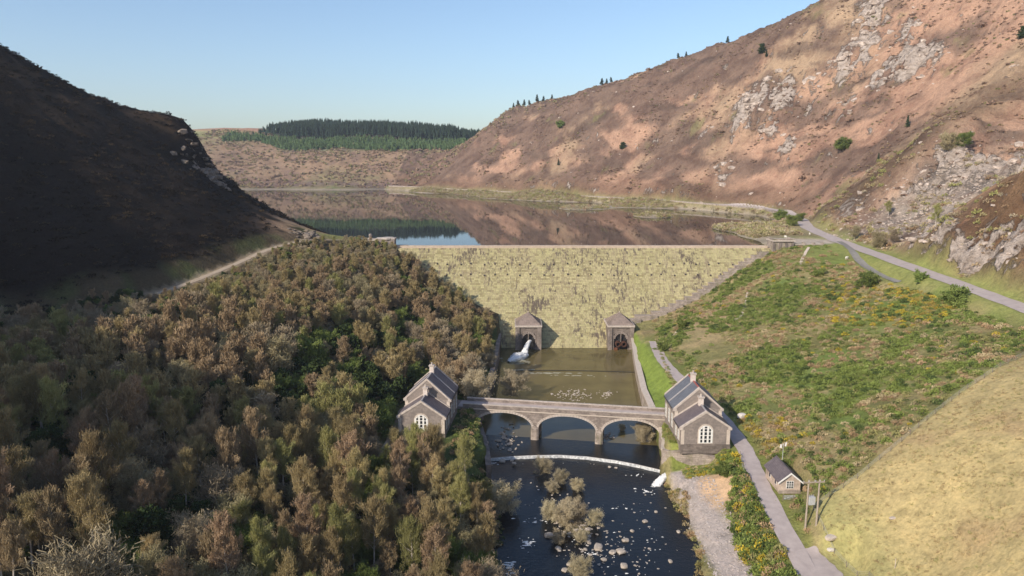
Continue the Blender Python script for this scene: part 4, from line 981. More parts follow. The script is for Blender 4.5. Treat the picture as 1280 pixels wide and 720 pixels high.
# sheep
m_wool = simple('sheep_wool', (.62,.58,.50), (.74,.70,.62), 6, .95, .4, 12)
def sheep(x, y, rz, label):
    z = hz(x, y); o = empty('sheep', (x, y, z), rz, label, 'sheep', 'sheep grazing near the dam end')
    me = bpy.data.meshes.new('body'); vs = [(-.45,0,.62),(-.2,0,.66),(.15,0,.66),(.42,0,.66),(.62,0,.78),(.80,0,.68)]; es = [(i,i+1) for i in range(5)]
    rad = [(.2,.22),(.29,.29),(.3,.29),(.24,.24),(.12,.13),(.07,.08)]
    for sx in (-.3,.32):
        for sy in (-.14,.14):
            k = len(vs); vs += [(sx,sy,.38),(sx,sy,.0)]; es += [(1 if sx < 0 else 3, k),(k,k+1)]; rad += [(.07,.07),(.045,.045)]
    me.from_pydata(vs, es, []); b2 = link('body', me, m_wool, o); mod = b2.modifiers.new('skin', 'SKIN'); b2.modifiers.new('sub', 'SUBSURF').levels = 1
    for v, r in zip(me.skin_vertices[0].data, rad): v.radius = r
    me.skin_vertices[0].data[0].use_root = True
    return o
for px, py, rz, lab in ((1058,325,.4,'white sheep on the grass between the plaza and the narrow track'),(982,298,2.0,'white sheep beside the abutment pier on the dam end'),(1012,294,1.2,'white sheep standing on the plaza edge by the road')):
    p = hit(px, py)
    o = sheep(p[0], p[1], rz, lab); o.scale = (1.35,)*3

# ------------------------------------------------------------------ vegetation
def leafmat(name, c1, c2, transl=.0, var=.25):
    m, nt, b = M(name)
    oi = nt.nodes.new('ShaderNodeObjectInfo'); at = N(nt, 'ShaderNodeAttribute', attribute_name='tint')
    col = mixc(nt, at.outputs['Fac'], c1, c2)
    hs = nt.nodes.new('ShaderNodeHueSaturation'); nt.links.new(col, hs.inputs['Color'])
    v = math_(nt, 'ADD', math_(nt, 'MULTIPLY', oi.outputs['Random'], var*2), 1-var); nt.links.new(v, hs.inputs['Value'])
    nt.links.new(math_(nt, 'ADD', math_(nt, 'MULTIPLY', math_(nt, 'FRACT', math_(nt, 'MULTIPLY', oi.outputs['Random'], 7.3)), .02), .49), hs.inputs['Hue'])
    nt.links.new(hs.outputs[0], b.inputs['Base Color']); b.inputs['Roughness'].default_value = .9; b.inputs['Specular IOR Level'].default_value = .05
    if transl:
        tr = nt.nodes.new('ShaderNodeBsdfTranslucent'); nt.links.new(hs.outputs[0], tr.inputs[0]); mx = nt.nodes.new('ShaderNodeMixShader'); mx.inputs[0].default_value = transl
        nt.links.new(b.outputs[0], mx.inputs[1]); nt.links.new(tr.outputs[0], mx.inputs[2]); nt.links.new(mx.outputs[0], nt.nodes['Material Output'].inputs[0])
    return m
m_twig_pink = leafmat('reddish_twigs', (.27,.19,.11), (.39,.285,.175))
m_twig_grey = leafmat('grey_twigs', (.24,.19,.125), (.40,.32,.21))
m_bud_ochre = leafmat('ochre_buds', (.31,.24,.12), (.44,.35,.18), .2)
m_bud_yel = leafmat('yellow_green_buds', (.27,.26,.10), (.40,.37,.15), .25)
m_bud_olive = leafmat('olive_buds', (.26,.225,.125), (.42,.355,.21), .2)
m_tan = leafmat('tan_buds', (.36,.30,.19), (.54,.46,.31), .2)
m_leaf_green = leafmat('fresh_leaves', (.12,.165,.045), (.24,.28,.08), .25)
m_leaf_dark = leafmat('dark_evergreen_leaves', (.035,.055,.02), (.07,.095,.035), .1)
m_needle = leafmat('conifer_needles', (.025,.045,.022), (.05,.075,.035), 0)
m_bark_pale = simple('pale_bark', (.42,.36,.30), (.68,.60,.52), 3, .9)
m_bark = simple('brown_bark', (.20,.16,.12), (.36,.29,.23), 3, .9)
def tube_np(Vl, Ql, pts, rads, n):
    b0 = sum(len(v) for v in Vl) if False else tube_np.c
    ang = np.arange(n)*2*PI/n; pts = np.asarray(pts, float); vs = []
    for i in range(len(pts)):
        d = pts[min(i+1,len(pts)-1)]-pts[max(i-1,0)]; d = d/(np.linalg.norm(d)+1e-9)
        u = np.array([0,0,1.]) if abs(d[2]) < .9 else np.array([1.,0,0]); r = np.cross(d,u); r /= np.linalg.norm(r); w = np.cross(r,d)
        vs.append(pts[i]+rads[i]*(np.cos(ang)[:,None]*r+np.sin(ang)[:,None]*w))
    Vl.append(np.concatenate(vs)); k = np.arange(n); k2 = (k+1)%n
    for i in range(len(pts)-1): Ql.append(np.stack([b0+i*n+k, b0+i*n+k2, b0+(i+1)*n+k2, b0+(i+1)*n+k],1))
    tube_np.c += len(pts)*n
tube_np.c = 0
def quads_np(pos, dirs, L, Wd, rs):
    """one sliver per position along dirs"""
    n = len(pos); rnd = rs.randn(n,3); s = np.cross(dirs, rnd); s /= (np.linalg.norm(s,axis=1,keepdims=True)+1e-9)
    a = pos-dirs*L[:,None]/2; b_ = pos+dirs*L[:,None]/2; w = s*Wd[:,None]/2
    V = np.stack([a-w*.6, a+w*.6, b_+w, b_-w],1).reshape(-1,3); return V, np.arange(4*n).reshape(-1,4)
KIND = {
 # h, crown radius, clear stem share, limbs, rise, twig length, width, count, stems, profile
 'birch':  dict(h=11.5, R=2.5, cb=.34, nl=26, rise=.95, tl=.60, tw=.055, nt=5600, stems=1, tr=.20, prof='tall'),
 'oak':    dict(h=10.0, R=4.6, cb=.22, nl=20, rise=.45, tl=.60, tw=.06, nt=7800, stems=1, tr=.32, prof='round'),
 'willow': dict(h=6.5,  R=3.2, cb=.06, nl=26, rise=.85, tl=.46, tw=.075, nt=8500, stems=4, tr=.12, prof='round'),
 'bush':   dict(h=3.4,  R=2.4, cb=.02, nl=18, rise=.6,  tl=.34, tw=.20, nt=3600, stems=4, tr=.07, prof='dome'),
 'holly':  dict(h=7.0,  R=2.9, cb=.05, nl=24, rise=.35, tl=.34, tw=.26, nt=5200, stems=1, tr=.16, prof='dome'),
 'larch':  dict(h=13.,  R=2.4, cb=.12, nl=40, rise=.05, tl=.50, tw=.12, nt=4600, stems=1, tr=.17, prof='cone'),
}
def tree_arrays(kind, seed, detail=1.0, barky=1.0):
    k = KIND[kind]; rs = np.random.RandomState(seed); Vl = []; Ql = []; tube_np.c = 0
    h = k['h']*(.9+.2*rs.rand()); R = k['R']*(.9+.2*rs.rand()); ends = []
    stems = k['stems']
    for s in range(stems):
        lean = rs.randn(2)*(.05 if stems == 1 else .28)*h; off_ = rs.randn(2)*(.0 if stems == 1 else .35)
        tz = np.linspace(0, 1, 8); hh = h*(1 if s == 0 else .75+.25*rs.rand())*(.93 if stems == 1 else .85)
        px = off_[0]+lean[0]*tz**1.4+np.cumsum(rs.randn(8))*.05*h/10; py = off_[1]+lean[1]*tz**1.4+np.cumsum(rs.randn(8))*.05*h/10
        px[0], py[0] = off_; tp = np.stack([px, py, -.4+tz*(hh+.4)],1)
        rad = k['tr']*(1-.85*tz)*(h/k['h']); tube_np(Vl, Ql, tp, rad, 6)
        for i in range(max(3, int(k['nl']/stems))):
            t = k['cb']+(1-k['cb'])*((i+rs.rand())/max(3,k['nl']/stems)); t = min(t, .97)
            p0 = np.array([np.interp(t,tz,tp[:,c]) for c in range(3)])
            u = (t-k['cb'])/(1-k['cb'])
            pr = {'tall': max(0,math.sin(PI*min(1,.22+u*.78)))**.8*.95+.05, 'round': max(0,math.sin(PI*min(1,.25+u*.72)))**.6, 'dome': math.sqrt(max(.02,1-u*u*.9)), 'cone': 1-.9*u}[k['prof']]
            L_ = R*pr*(.65+.5*rs.rand())/max(.5,math.cos(math.atan(k['rise'])) if k['prof'] != 'cone' else 1)
            a = i*2.4+rs.rand()*.9+s; d0 = np.array([math.cos(a), math.sin(a), k['rise']*(.5+u)+rs.randn()*.15]); d0 /= np.linalg.norm(d0)
            pts = [p0]; d = d0.copy()
            for q in range(4): d = d+rs.randn(3)*.16+np.array([0,0,.06 if k['prof'] != 'cone' else -.03]); d /= np.linalg.norm(d); pts.append(pts[-1]+d*L_/4)
            pts = np.array(pts); r0 = k['tr']*.38*(1-.6*t); tube_np(Vl, Ql, pts, np.linspace(r0, r0*.2, 5), 4)
            ends.append((pts, L_, d))
            for q in range(4 if detail > .6 else 2):
                b0 = pts[rs.randint(1,4)]; dd = d0*.6+rs.randn(3)*.65+np.array([0,0,.2]); dd /= np.linalg.norm(dd); l2 = L_*(.3+.3*rs.rand())
                p2 = np.array([b0, b0+dd*l2*.5+rs.randn(3)*.05*l2, b0+dd*l2]); tube_np(Vl, Ql, p2, [r0*.4, r0*.25, r0*.1], 3); ends.append((p2, l2, dd))
    V1 = np.concatenate(Vl); Q1 = np.concatenate(Ql)
    n = int(k['nt']*detail); wts = np.array([e[1] for e in ends]); wts /= wts.sum(); ch = rs.choice(len(ends), n, p=wts)
    tint_e = np.clip(rs.rand(len(ends))*.8+.1, 0, 1)
    u = rs.rand(n)**.55; pos = np.empty((n,3)); dr = np.empty((n,3))
    for e in range(len(ends)):
        m_ = ch == e
        if not m_.any(): continue
        pts, L_, d = ends[e]; tt = u[m_]*(len(pts)-1); i0 = np.minimum(tt.astype(int), len(pts)-2); f = (tt-i0)[:,None]
        pos[m_] = pts[i0]*(1-f)+pts[i0+1]*f; dr[m_] = d
    sg = (.10 if kind == 'birch' else .12)*R if k['prof'] != 'cone' else .12*R
    pos += rs.randn(n,3)*np.array([sg,sg,sg*.75]); pos[:,2] = np.maximum(pos[:,2], .15)
    dr = dr*.55+rs.randn(n,3)*.5+np.array([0,0,(.75 if kind == 'birch' else .3) if k['prof'] != 'cone' else -.1]); dr /= np.linalg.norm(dr,axis=1,keepdims=True)
    sc = 1/math.sqrt(detail); L_ = k['tl']*(.5+rs.rand(n))*sc; Wd = k['tw']*(.5+rs.rand(n))*sc
    V2, Q2 = quads_np(pos, dr, L_, Wd, rs); tint = np.repeat(np.clip(tint_e[ch]+rs.randn(n)*.15,0,1), 4)
    return V1, Q1, V2, Q2, tint
PROTO = {}
def proto(key, kind, seed, leaf, bark):
    V1, Q1, V2, Q2, tint = tree_arrays(kind, seed)
    m1 = np_mesh('trunk', V1, Q1, smooth=True); m1.materials.append(bark)
    m2 = np_mesh('crown', V2, Q2, attrs={'tint':tint}); m2.materials.append(leaf); PROTO.setdefault(key, []).append((m1, m2))
for sd in range(3): proto('pinkbirch', 'birch', 10+sd, m_twig_pink, m_bark_pale)
for sd in range(3): proto('ochrebirch', 'birch', 20+sd, m_bud_ochre, m_bark_pale)
for sd in range(2): proto('yellowbirch', 'birch', 30+sd, m_bud_yel, m_bark_pale)
for sd in range(3): proto('greyoak', 'oak', 40+sd, m_twig_grey, m_bark)
for sd in range(2): proto('oliveoak', 'oak', 50+sd, m_bud_olive, m_bark)
for sd in range(3): proto('willow', 'willow', 60+sd, m_bud_olive, m_bark)
for sd in range(3): proto('tanshrub', 'willow', 65+sd, m_tan, m_bark)
for sd in range(2): proto('greenbush', 'bush', 70+sd, m_leaf_green, m_bark)
for sd in range(2): proto('holly', 'holly', 80+sd, m_leaf_dark, m_bark)
for sd in range(2): proto('greentree', 'willow', 90+sd, m_leaf_green, m_bark)
for sd in range(2): proto('conifer', 'larch', 95+sd, m_needle, m_bark)
def tree(key, x, y, s, label, cat, group=None, name='tree', sink=0, z=None, zs=1.0, i=None):
    zs = zs*(1.16 if 'birch' in key else 1)
    t = empty(name, (x, y, (hz(x, y) if z is None else z)-sink), random.uniform(0, 6.28), label, cat, group)
    m1, m2 = PROTO[key][random.randrange(len(PROTO[key])) if i is None else i % len(PROTO[key])]
    xy = s*(.88 if 'birch' in key else 1); t.scale = (xy, xy, s*zs)
    link('trunk', m1, None, t); link('crown', m2, None, t); return t

# the wood on the western slope
DESC = {'pinkbirch':('bare reddish-brown birch','birch tree'),'ochrebirch':('ochre budding pale-stemmed birch','birch tree'),'yellowbirch':('birch in yellow-green bud','birch tree'),
        'greyoak':('spreading bare grey oak','oak tree'),'oliveoak':('spreading oak in olive bud','oak tree'),'willow':('bushy olive-tan sallow','willow tree'),
        'greenbush':('low bright green bush','bush'),'holly':('dense dark evergreen holly','holly tree'),'greentree':('rounded tree in fresh green leaf','tree')}
NAMES = {'pinkbirch':'birch_tree','ochrebirch':'birch_tree','yellowbirch':'birch_tree','greyoak':'oak_tree','oliveoak':'oak_tree','willow':'willow_tree','greenbush':'green_bush','holly':'holly_tree','greentree':'leafy_tree'}
ANCH = [(-66,95,"at the photo's lower left corner"),(-45,108,"at the wood's bottom edge"),(-26,110,"near the photo's bottom edge"),(-12,112,"at the foot of the river bank"),
        (-9,128,"opposite the river shrubs"),(-10,150,"on the bank by the weir"),(-26,140,"below the western building"),(-28,156,"in front of the western building"),
        (-50,132,"in the lower middle wood"),(-80,125,"low at the wood's outer edge"),(-100,150,"halfway up the outer edge"),(-75,160,"in the wood's shaded heart"),
        (-46,165,"above the building's path"),(-44,190,"uphill of the western building"),(-26,200,"behind the western building"),(-16,225,"beside the pool wall"),
        (-14,262,"by the dam foot"),(-34,245,"between building and dam"),(-60,215,"in the upper wood"),(-90,200,"below the dark hill"),
        (-120,190,"where wood meets dark hill"),(-95,235,"along the hill track"),(-65,255,"below the hill track"),(-75,290,"by the sunlit knoll"),
        (-50,295,"near the dam turret"),(-35,285,"against the dam face")]
rt = random.Random(12)
spots = []
def ok(x, y, r):
    for a, b_, q in spots:
        if (a-x)**2+(b_-y)**2 < ((r+q)*.66)**2: return False
    return True
def pathd(x, y, pl): return float(poly_near(np.array([x]), np.array([y]), pl)[0][0])
def in_wood(x, y):
    L = float(bankL(y))
    if y < 158 and x > L-2: return False
    if y >= 158 and x > L-3: return False
    if abs(x+20) < 11 and 158 < y < 196: return False        # western building and its yard
    if x > -17 and 150 < y < 200: return False
    if pathd(x, y, YARD) < 3.2 and y > 150: return False
    if pathd(x, y, TRACK) < 5.5: return False
    lim = np.interp(y, [60,120,200,225,240,262,280,300,316], [-90,-122,-136,-113,-105,-98,-93,-84,-74])
    if x < lim: return False
    if y > 313 or (y > 281 and hz(x, face_y(max(0,hz(x,y))))<0): return False
    zf = hz(x, y); 
    if x > -52 and y > face_y(zf)-4: return False
    if math.hypot(x+91, y-312) < 12: return False
    if -112 < x < -70 and y > 290: return rt.random() < .25
    return True
cands = []
for _ in range(9000):
    y = rt.uniform(84, 316); x = rt.uniform(-150, -2)
    # keep what the drone could see
    d = y; sx = (x)/(d*_c+50*_s)*F+640
    if sx < -60: continue
    if not in_wood(x, y): continue
    n_ = float(fbm(np.array([x]), np.array([y]), 38, 2, 201)[0]); n2_ = float(fbm(np.array([x]), np.array([y]), 15, 2, 202)[0]); r_ = rt.random()
    near_river = x > float(bankL(y))-12 and y < 160
    edge_top = y > 225 and x < -45
    if near_river or (x > -48 and y < 160): key = 'willow' if r_ < .25 else 'yellowbirch' if r_ < .48 else 'ochrebirch' if r_ < .66 else 'greyoak' if r_ < .76 else 'pinkbirch' if r_ < .88 else 'greentree'
    elif edge_top: key = 'ochrebirch' if r_ < .40+n_*.3 else 'pinkbirch' if r_ < .58 else 'oliveoak' if r_ < .8 else 'greyoak' if r_ < .9 else 'yellowbirch'
    elif n2_ > (.0 if (-54 < x < -22 and 140 < y < 225) else .22): key = 'holly' if r_ < .5 else 'greentree' if r_ < .85 else 'greenbush'
    elif n_ > .08: key = 'ochrebirch' if r_ < .45 else 'yellowbirch' if r_ < .65 else 'willow' if r_ < .8 else 'pinkbirch'
    else: key = 'pinkbirch' if r_ < .30 else 'greyoak' if r_ < .62 else 'oliveoak' if r_ < .76 else 'holly' if r_ < .84 else 'ochrebirch'
    s = rt.uniform(.62, 1.12)*(1.0 if y < 200 else .85)
    if edge_top: s *= .8
    s *= .42+.58*min(1, max(0, pathd(x, y, TRACK)-4)/30)
    if y > 150 and x < -95: s *= .8
    if y > 270 and x > -78: s *= .72
    if -34 < x < -8 and 145 < y < 163: s *= .8
    rr = KIND[{'pinkbirch':'birch','ochrebirch':'birch','yellowbirch':'birch','greyoak':'oak','oliveoak':'oak','willow':'willow','greenbush':'bush','holly':'holly','greentree':'willow'}[key]]['R']*s
    if ok(x, y, rr): spots.append((x, y, rr)); cands.append((x, y, key, s))
print('wood trees', len(cands))
order = sorted(range(len(cands)), key=lambda i: cands[i][1]-cands[i][0]*0)
NI = 262
inst = sorted(order, key=lambda i: math.hypot(cands[i][0], cands[i][1]))[:NI]
rest = [i for i in order if i not in set(inst)]
for i in inst:
    x, y, key, s = cands[i]; an = min(ANCH, key=lambda a_: math.hypot(a_[0]-x, a_[1]-y))[2]
    big = 'small ' if s < .68 else 'modest ' if s < .8 else 'mid-sized ' if s < .9 else 'tall ' if s < 1.0 else 'very tall '
    ds, cat = DESC[key]; lab = (big+ds+' '+an)
    zs_ = rt.uniform(.85,1.2); lab = (('broad ' if zs_ < .95 else 'narrow ' if zs_ > 1.1 else '')+lab)
    tree(key, x, y, s, lab, cat, 'trees of the western wood', NAMES[key], zs=zs_)
def merged(name, items, label, mats, cat=None):
    """items: (kind, seed, x, y, s, material index) -> one mesh"""
    VV = []; QQ = []; TT = []; MI = []; c = 0; cache = {}
    zs = H(np.array([i[2] for i in items]), np.array([i[3] for i in items]))
    for (kind, seed, x, y, s, mi), z in zip(items, zs):
        if (kind, seed) not in cache: cache[(kind, seed)] = tree_arrays(kind, seed, .28)
        V1, Q1, V2, Q2, tn = cache[(kind, seed)]; a = random.uniform(0, 6.28); R_ = np.array([[math.cos(a),-math.sin(a),0],[math.sin(a),math.cos(a),0],[0,0,1]])
        for V_, Q_, t_, m_ in ((V1, Q1, np.zeros(len(V1)), 0), (V2, Q2, tn, mi)):
            VV.append((V_@R_.T)*s+np.array([x,y,z])); QQ.append(Q_+c); TT.append(t_); MI.append(np.full(len(Q_), m_)); c += len(V_)
    me = np_mesh(name, np.concatenate(VV), np.concatenate(QQ), attrs={'tint':np.concatenate(TT)})
    for m_ in mats: me.materials.append(m_)
    me.polygons.foreach_set('material_index', np.concatenate(MI).astype(np.int32)); me.update()
    o = bpy.data.objects.new(name, me); C.objects.link(o); return tag(o, label, cat, kind='stuff')
mats_all = [m_bark, m_twig_pink, m_bud_ochre, m_bud_yel, m_twig_grey, m_bud_olive, m_leaf_green, m_leaf_dark]
mi_of = {'pinkbirch':('birch',1),'ochrebirch':('birch',2),'yellowbirch':('birch',3),'greyoak':('oak',4),'oliveoak':('oak',5),'willow':('willow',5),'greenbush':('bush',6),'holly':('holly',7),'greentree':('willow',6)}
if rest: merged('far_woodland', [(mi_of[cands[i][2]][0], 300+i%4, cands[i][0], cands[i][1], cands[i][3], mi_of[cands[i][2]][1]) for i in rest], 'budding and bare trees massed on the upper western slope', mats_all)
# undergrowth
ug = []
for _ in range(2600):
    y = rt.uniform(86, 312); x = rt.uniform(-140, -3)
    if x/(y*_c+50*_s)*F+640 < -50 or not in_wood(x, y): continue
    if rt.random() > 110/y*1.3+.25: continue
    ug.append(('bush', 320+rt.randrange(4), x, y, rt.uniform(.35,.8), rt.choice([1,4,4,5,6,7,7,2])))
merged('undergrowth', ug, 'low brambles and saplings filling the floor of the wood', mats_all)

# --- scattered low growth: clumps of small leaf faces merged into one mass
def clump_arrays(seed, n, r, h, lw, ll):
    rs = np.random.RandomState(seed); a = rs.rand(n)*2*PI; q = np.sqrt(rs.rand(n)); lift = rs.rand(n)**.6
    pos = np.stack([np.cos(a)*q*r, np.sin(a)*q*r, lift*h*np.sqrt(np.clip(1-q*q*.9,.05,1))],1)
    d = pos*np.array([.8,.8,1.2])+rs.randn(n,3)*.5*r; d /= np.linalg.norm(d,axis=1,keepdims=True)
    V, Q = quads_np(pos, d, ll*(.5+rs.rand(n)), lw*(.5+rs.rand(n)), rs); return V, Q
def scrub(name, pts, label, protos, mat):
    """pts: (x, y, scale, colour)"""
    P_ = np.array([p[:3] for p in pts]); zs = hgrid(P_[:,0], P_[:,1]); VV = []; QQ = []; CC = []; c = 0; rs = np.random.RandomState(5)
    for (x, y, s, col), z in zip(pts, zs):
        V_, Q_ = protos[rs.randint(len(protos))]; a = rs.rand()*6.28; ca, sa = math.cos(a), math.sin(a)
        W_ = np.stack([V_[:,0]*ca-V_[:,1]*sa, V_[:,0]*sa+V_[:,1]*ca, V_[:,2]*(.7+.6*rs.rand())],1)*s+np.array([x,y,z-.05]); VV.append(W_); QQ.append(Q_+c); c += len(V_)
        j = .82+.36*rs.rand(); CC.append(np.repeat(np.clip(np.array(col)[None]*j*(.85+.3*rs.rand(len(V_)//4,1)),0,1), 4, 0))
    return tag(link(name, np_mesh(name, np.concatenate(VV), np.concatenate(QQ), attrs={'leafcol':np.concatenate(CC)}), mat), label, kind='stuff')
def scrubmat():
    m, nt, b = M('low_growth'); at = N(nt, 'ShaderNodeAttribute', attribute_name='leafcol'); nt.links.new(at.outputs['Color'], b.inputs['Base Color'])
    b.inputs['Roughness'].default_value = .9; b.inputs['Specular IOR Level'].default_value = .05
    tr = nt.nodes.new('ShaderNodeBsdfTranslucent'); nt.links.new(at.outputs['Color'], tr.inputs[0]); mx = nt.nodes.new('ShaderNodeMixShader'); mx.inputs[0].default_value = .12
    nt.links.new(b.outputs[0], mx.inputs[1]); nt.links.new(tr.outputs[0], mx.inputs[2]); nt.links.new(mx.outputs[0], nt.nodes['Material Output'].inputs[0]); return m
m_scrub = scrubmat()
G_GREEN = (.19,.235,.06); G_DARK = (.09,.125,.04); G_YEL = (.48,.37,.05); G_BRK = (.40,.275,.16); G_OLV = (.31,.29,.12); G_TAN = (.46,.37,.22); G_LIME = (.23,.28,.08)
clA = [clump_arrays(400+i, 110, 1.0, .9, .16, .26) for i in range(5)]
clB = [clump_arrays(410+i, 70, 1.0, .9, .20, .34) for i in range(4)]
clT = [clump_arrays(420+i, 16, .5, .35, .07, .40) for i in range(4)]
rs_ = np.random.RandomState(31)
# the slope between lane and upper road
N_ = 22000; X_ = rs_.uniform(40, 150, N_); Y_ = rs_.uniform(112, 322, N_); z_ = hgrid(X_, Y_)
keep = (~in_poly(X_, Y_, SPUR)) & (~right_of_road(X_, Y_+0))
for pl, r in ((LANE,3.6),(UPROAD,9.0),(BRANCH,3.0)): keep &= poly_near(X_, Y_, pl)[0] > r
keep &= (Y_ < face_y(np.clip(z_,0,37))-3) & (X_ > np.interp(Y_, [112,165,190,220,262,275], [53,58,57,56,55,57])) & (np.hypot((X_-133)/1.5, Y_-323) > 14)
keep &= ~((np.abs(X_-57.5) < 4.2) & (np.abs(Y_-141.5) < 7)) & ~((np.abs(X_-45.6) < 7.5) & (np.abs(Y_-170) < 13)) & (poly_dist(X_, Y_, SPUR) < -1.0)
n1_ = fbm(X_, Y_, 34, 3, 301); n2_ = fbm(X_, Y_, 11, 3, 302); n3_ = fbm(X_, Y_, 20, 3, 303)
lawnish = (np.exp(-(((X_-133)/14)**2+((Y_-296)/26)**2)) > .45) | (np.exp(-(((X_-66)/9)**2+((Y_-238)/22)**2)) > .5)
pts = []
for i in np.nonzero(keep)[0]:
    if lawnish[i] and rs_.rand() < .9: continue
    gor = math.exp(-(((X_[i]-118)/17)**2+((Y_[i]-225)/30)**2))+math.exp(-(((X_[i]-62)/8)**2+((Y_[i]-165)/16)**2))*.8
    dn = .35+.5*(n2_[i] > -.1)+.3*(n1_[i] > .1)
    if rs_.rand() > dn*.82: continue
    r = rs_.rand()
    if gor > .4 and r < .34+.3*n2_[i]: col = G_YEL if rs_.rand() < .42 else (.36,.27,.07)
    elif n1_[i]+n2_[i]*.6 > .06: col = G_GREEN if r < .5 else G_LIME if r < .72 else G_DARK if r < .88 else G_OLV
    elif n3_[i] > .1: col = G_BRK if r < .5 else G_TAN if r < .78 else G_OLV
    else: col = G_OLV if r < .35 else G_GREEN if r < .55 else G_BRK if r < .72 else G_DARK if r < .82 else G_TAN if r < .97 else G_YEL
    pts.append((X_[i], Y_[i], rs_.uniform(.45,1.15)*(1.15 if col in (G_GREEN,G_DARK) else 1), col))
print('slope scrub', len(pts)); scrub('hillside_scrub', pts, 'gorse, bracken and bramble covering the slope between lane and upper road', clA, m_scrub)
# gorse between lane and river gravel
pts = []
for _ in range(1500):
    y = rs_.uniform(84, 158); x = rs_.uniform(41, 52)
    xl = np.interp(y, [84,112,128,140,146,152,158], [42.5,42.5,42.8,45.5,48.2,49.3,50]); xr__ = np.interp(y, [84,105,120,137,150,158], [47.4,47.4,48.0,49.3,50.8,51.6])
    if not xl < x < xr__: continue
    r = rs_.rand(); col = G_GREEN if r < .42 else G_DARK if r < .62 else G_LIME if r < .72 else G_YEL if r < .80 else G_OLV if r < .9 else G_BRK
    pts.append((x, y, rs_.uniform(.7,1.5), col))
scrub('lane_side_gorse', pts, 'thick green gorse with yellow flowers between the lane and the gravel bank', clA, m_scrub)
# spur tussocks
N_ = 13000; X_ = rs_.uniform(56, 125, N_); Y_ = rs_.uniform(66, 165, N_); n2_ = fbm(X_, Y_, 9, 3, 312); pts = []
k_ = in_poly(X_, Y_, SPUR) & (poly_dist(X_, Y_, SPUR) > .5) & (poly_near(X_, Y_, LANE)[0] > 5) & (np.hypot(X_-55.5,Y_-112) > 5)
for i in np.nonzero(k_)[0]:
    if n2_[i] < -.02 and rs_.rand() < .75: continue
    pts.append((X_[i], Y_[i], rs_.uniform(.3,.9), [(.41,.34,.17),(.38,.29,.15),(.35,.33,.14),(.33,.24,.13)][rs_.randint(4)]))
scrub('tussock_grass', pts, 'dry tussocks dotted over the pale grass spur', clT, m_scrub)
# banks of river, walls and yards
pts = []
def add_band(n, fx, cols, smin=.3, smax=.8):
    for _ in range(n):
        p = fx()
        if p: pts.append((p[0], p[1], rs_.uniform(smin, smax), cols[rs_.randint(len(cols))]))
add_band(500, lambda: (lambda y: (float(bankR(y))+rs_.uniform(-.6,2.0)+1.0*math.sin(y*.35), y))(rs_.uniform(90,160)), [G_BRK,(.40,.30,.13),G_OLV,(.30,.26,.10),G_TAN], .35, .95)
add_band(500, lambda: (lambda y: (float(bankL(y))-rs_.uniform(-.5,3.5), y))(rs_.uniform(90,158)), [G_BRK,G_OLV,G_DARK,G_GREEN,G_TAN], .4, 1.1)
add_band(120, lambda: (rs_.uniform(40.2,51), rs_.uniform(154,159.5)), [G_OLV,G_GREEN,G_LIME,G_YEL], .4, .9)
add_band(110, lambda: (rs_.uniform(38.6,39.9), rs_.uniform(165,178)), [G_OLV,G_GREEN,(.30,.26,.10)], .3, .8)
add_band(80, lambda: (rs_.uniform(40,50.5), rs_.uniform(158.8,160.8)), [G_OLV,G_TAN,G_GREEN], .25, .5)
add_band(160, lambda: (lambda y: (float(bankR(y))+rs_.uniform(8.0,9.3), y))(rs_.uniform(196,268)), [G_OLV,G_GREEN,G_TAN], .25, .6)
add_band(220, lambda: (lambda t_: (-8+14*t_+0, face_y(1)-0))(0) if False else (rs_.uniform(-16,-8), rs_.uniform(186,276)), [G_GREEN,G_DARK,G_OLV], .4, 1.1)
add_band(150, lambda: (rs_.uniform(-14.5,-8.5), rs_.uniform(158,187)), [G_DARK,G_GREEN,G_OLV,G_BRK], .35, 1.1)
scrub('bankside_growth', pts, 'rough grasses and brambles along the river banks and walls', clA, m_scrub)
# verge of the upper road, quarry bushes
pts = []
N_ = 2600; X_ = rs_.uniform(135, 215, N_); Y_ = rs_.uniform(215, 430, N_); d_ = poly_near(X_, Y_, UPROAD)[0]; n2_ = fbm(X_, Y_, 14, 3, 322)
for i in np.nonzero((d_ > 6) & right_of_road(X_, Y_))[0]:
    if n2_[i] < .05: continue
    pts.append((X_[i], Y_[i], rs_.uniform(.6,1.7), [(.38,.32,.16),(.42,.32,.20),(.33,.32,.12),(.30,.20,.12),(.44,.37,.26)][rs_.randint(5)]))
scrub('quarry_scrub', pts, 'pale leafless scrub in the old quarry above the road', clB, m_scrub)
# belt along the lake shore
pts = []
for _ in range(9000):
    t_ = rs_.rand()
    y = 345+t_**1.3*500; xs0 = np.interp(y, [345,399,470,545,699,800,873], [117,112,88,42,-26,-84,-150]); xs1 = np.interp(y, [345,378,430,490,551,637,736,800,873], [142,148,165,170,138,76,-8,-68,-124])
    x = xs0+(xs1-xs0)*rs_.rand()
    if y < 400 and not (x < xs1-3): continue
    zt = hz(x, y)
    if zt < 37.1: continue
    if pathd(x, y, UPROAD) < 5.6: continue
    pts.append((x, y, rs_.uniform(.9,2.0), [(.38,.33,.16),(.40,.33,.20),(.33,.31,.13),(.36,.26,.17),(.44,.38,.26)][rs_.randint(5)]))
scrub('lakeside_scrub', pts, 'tan willow and alder scrub between the shore road and the lake', clB, m_scrub)
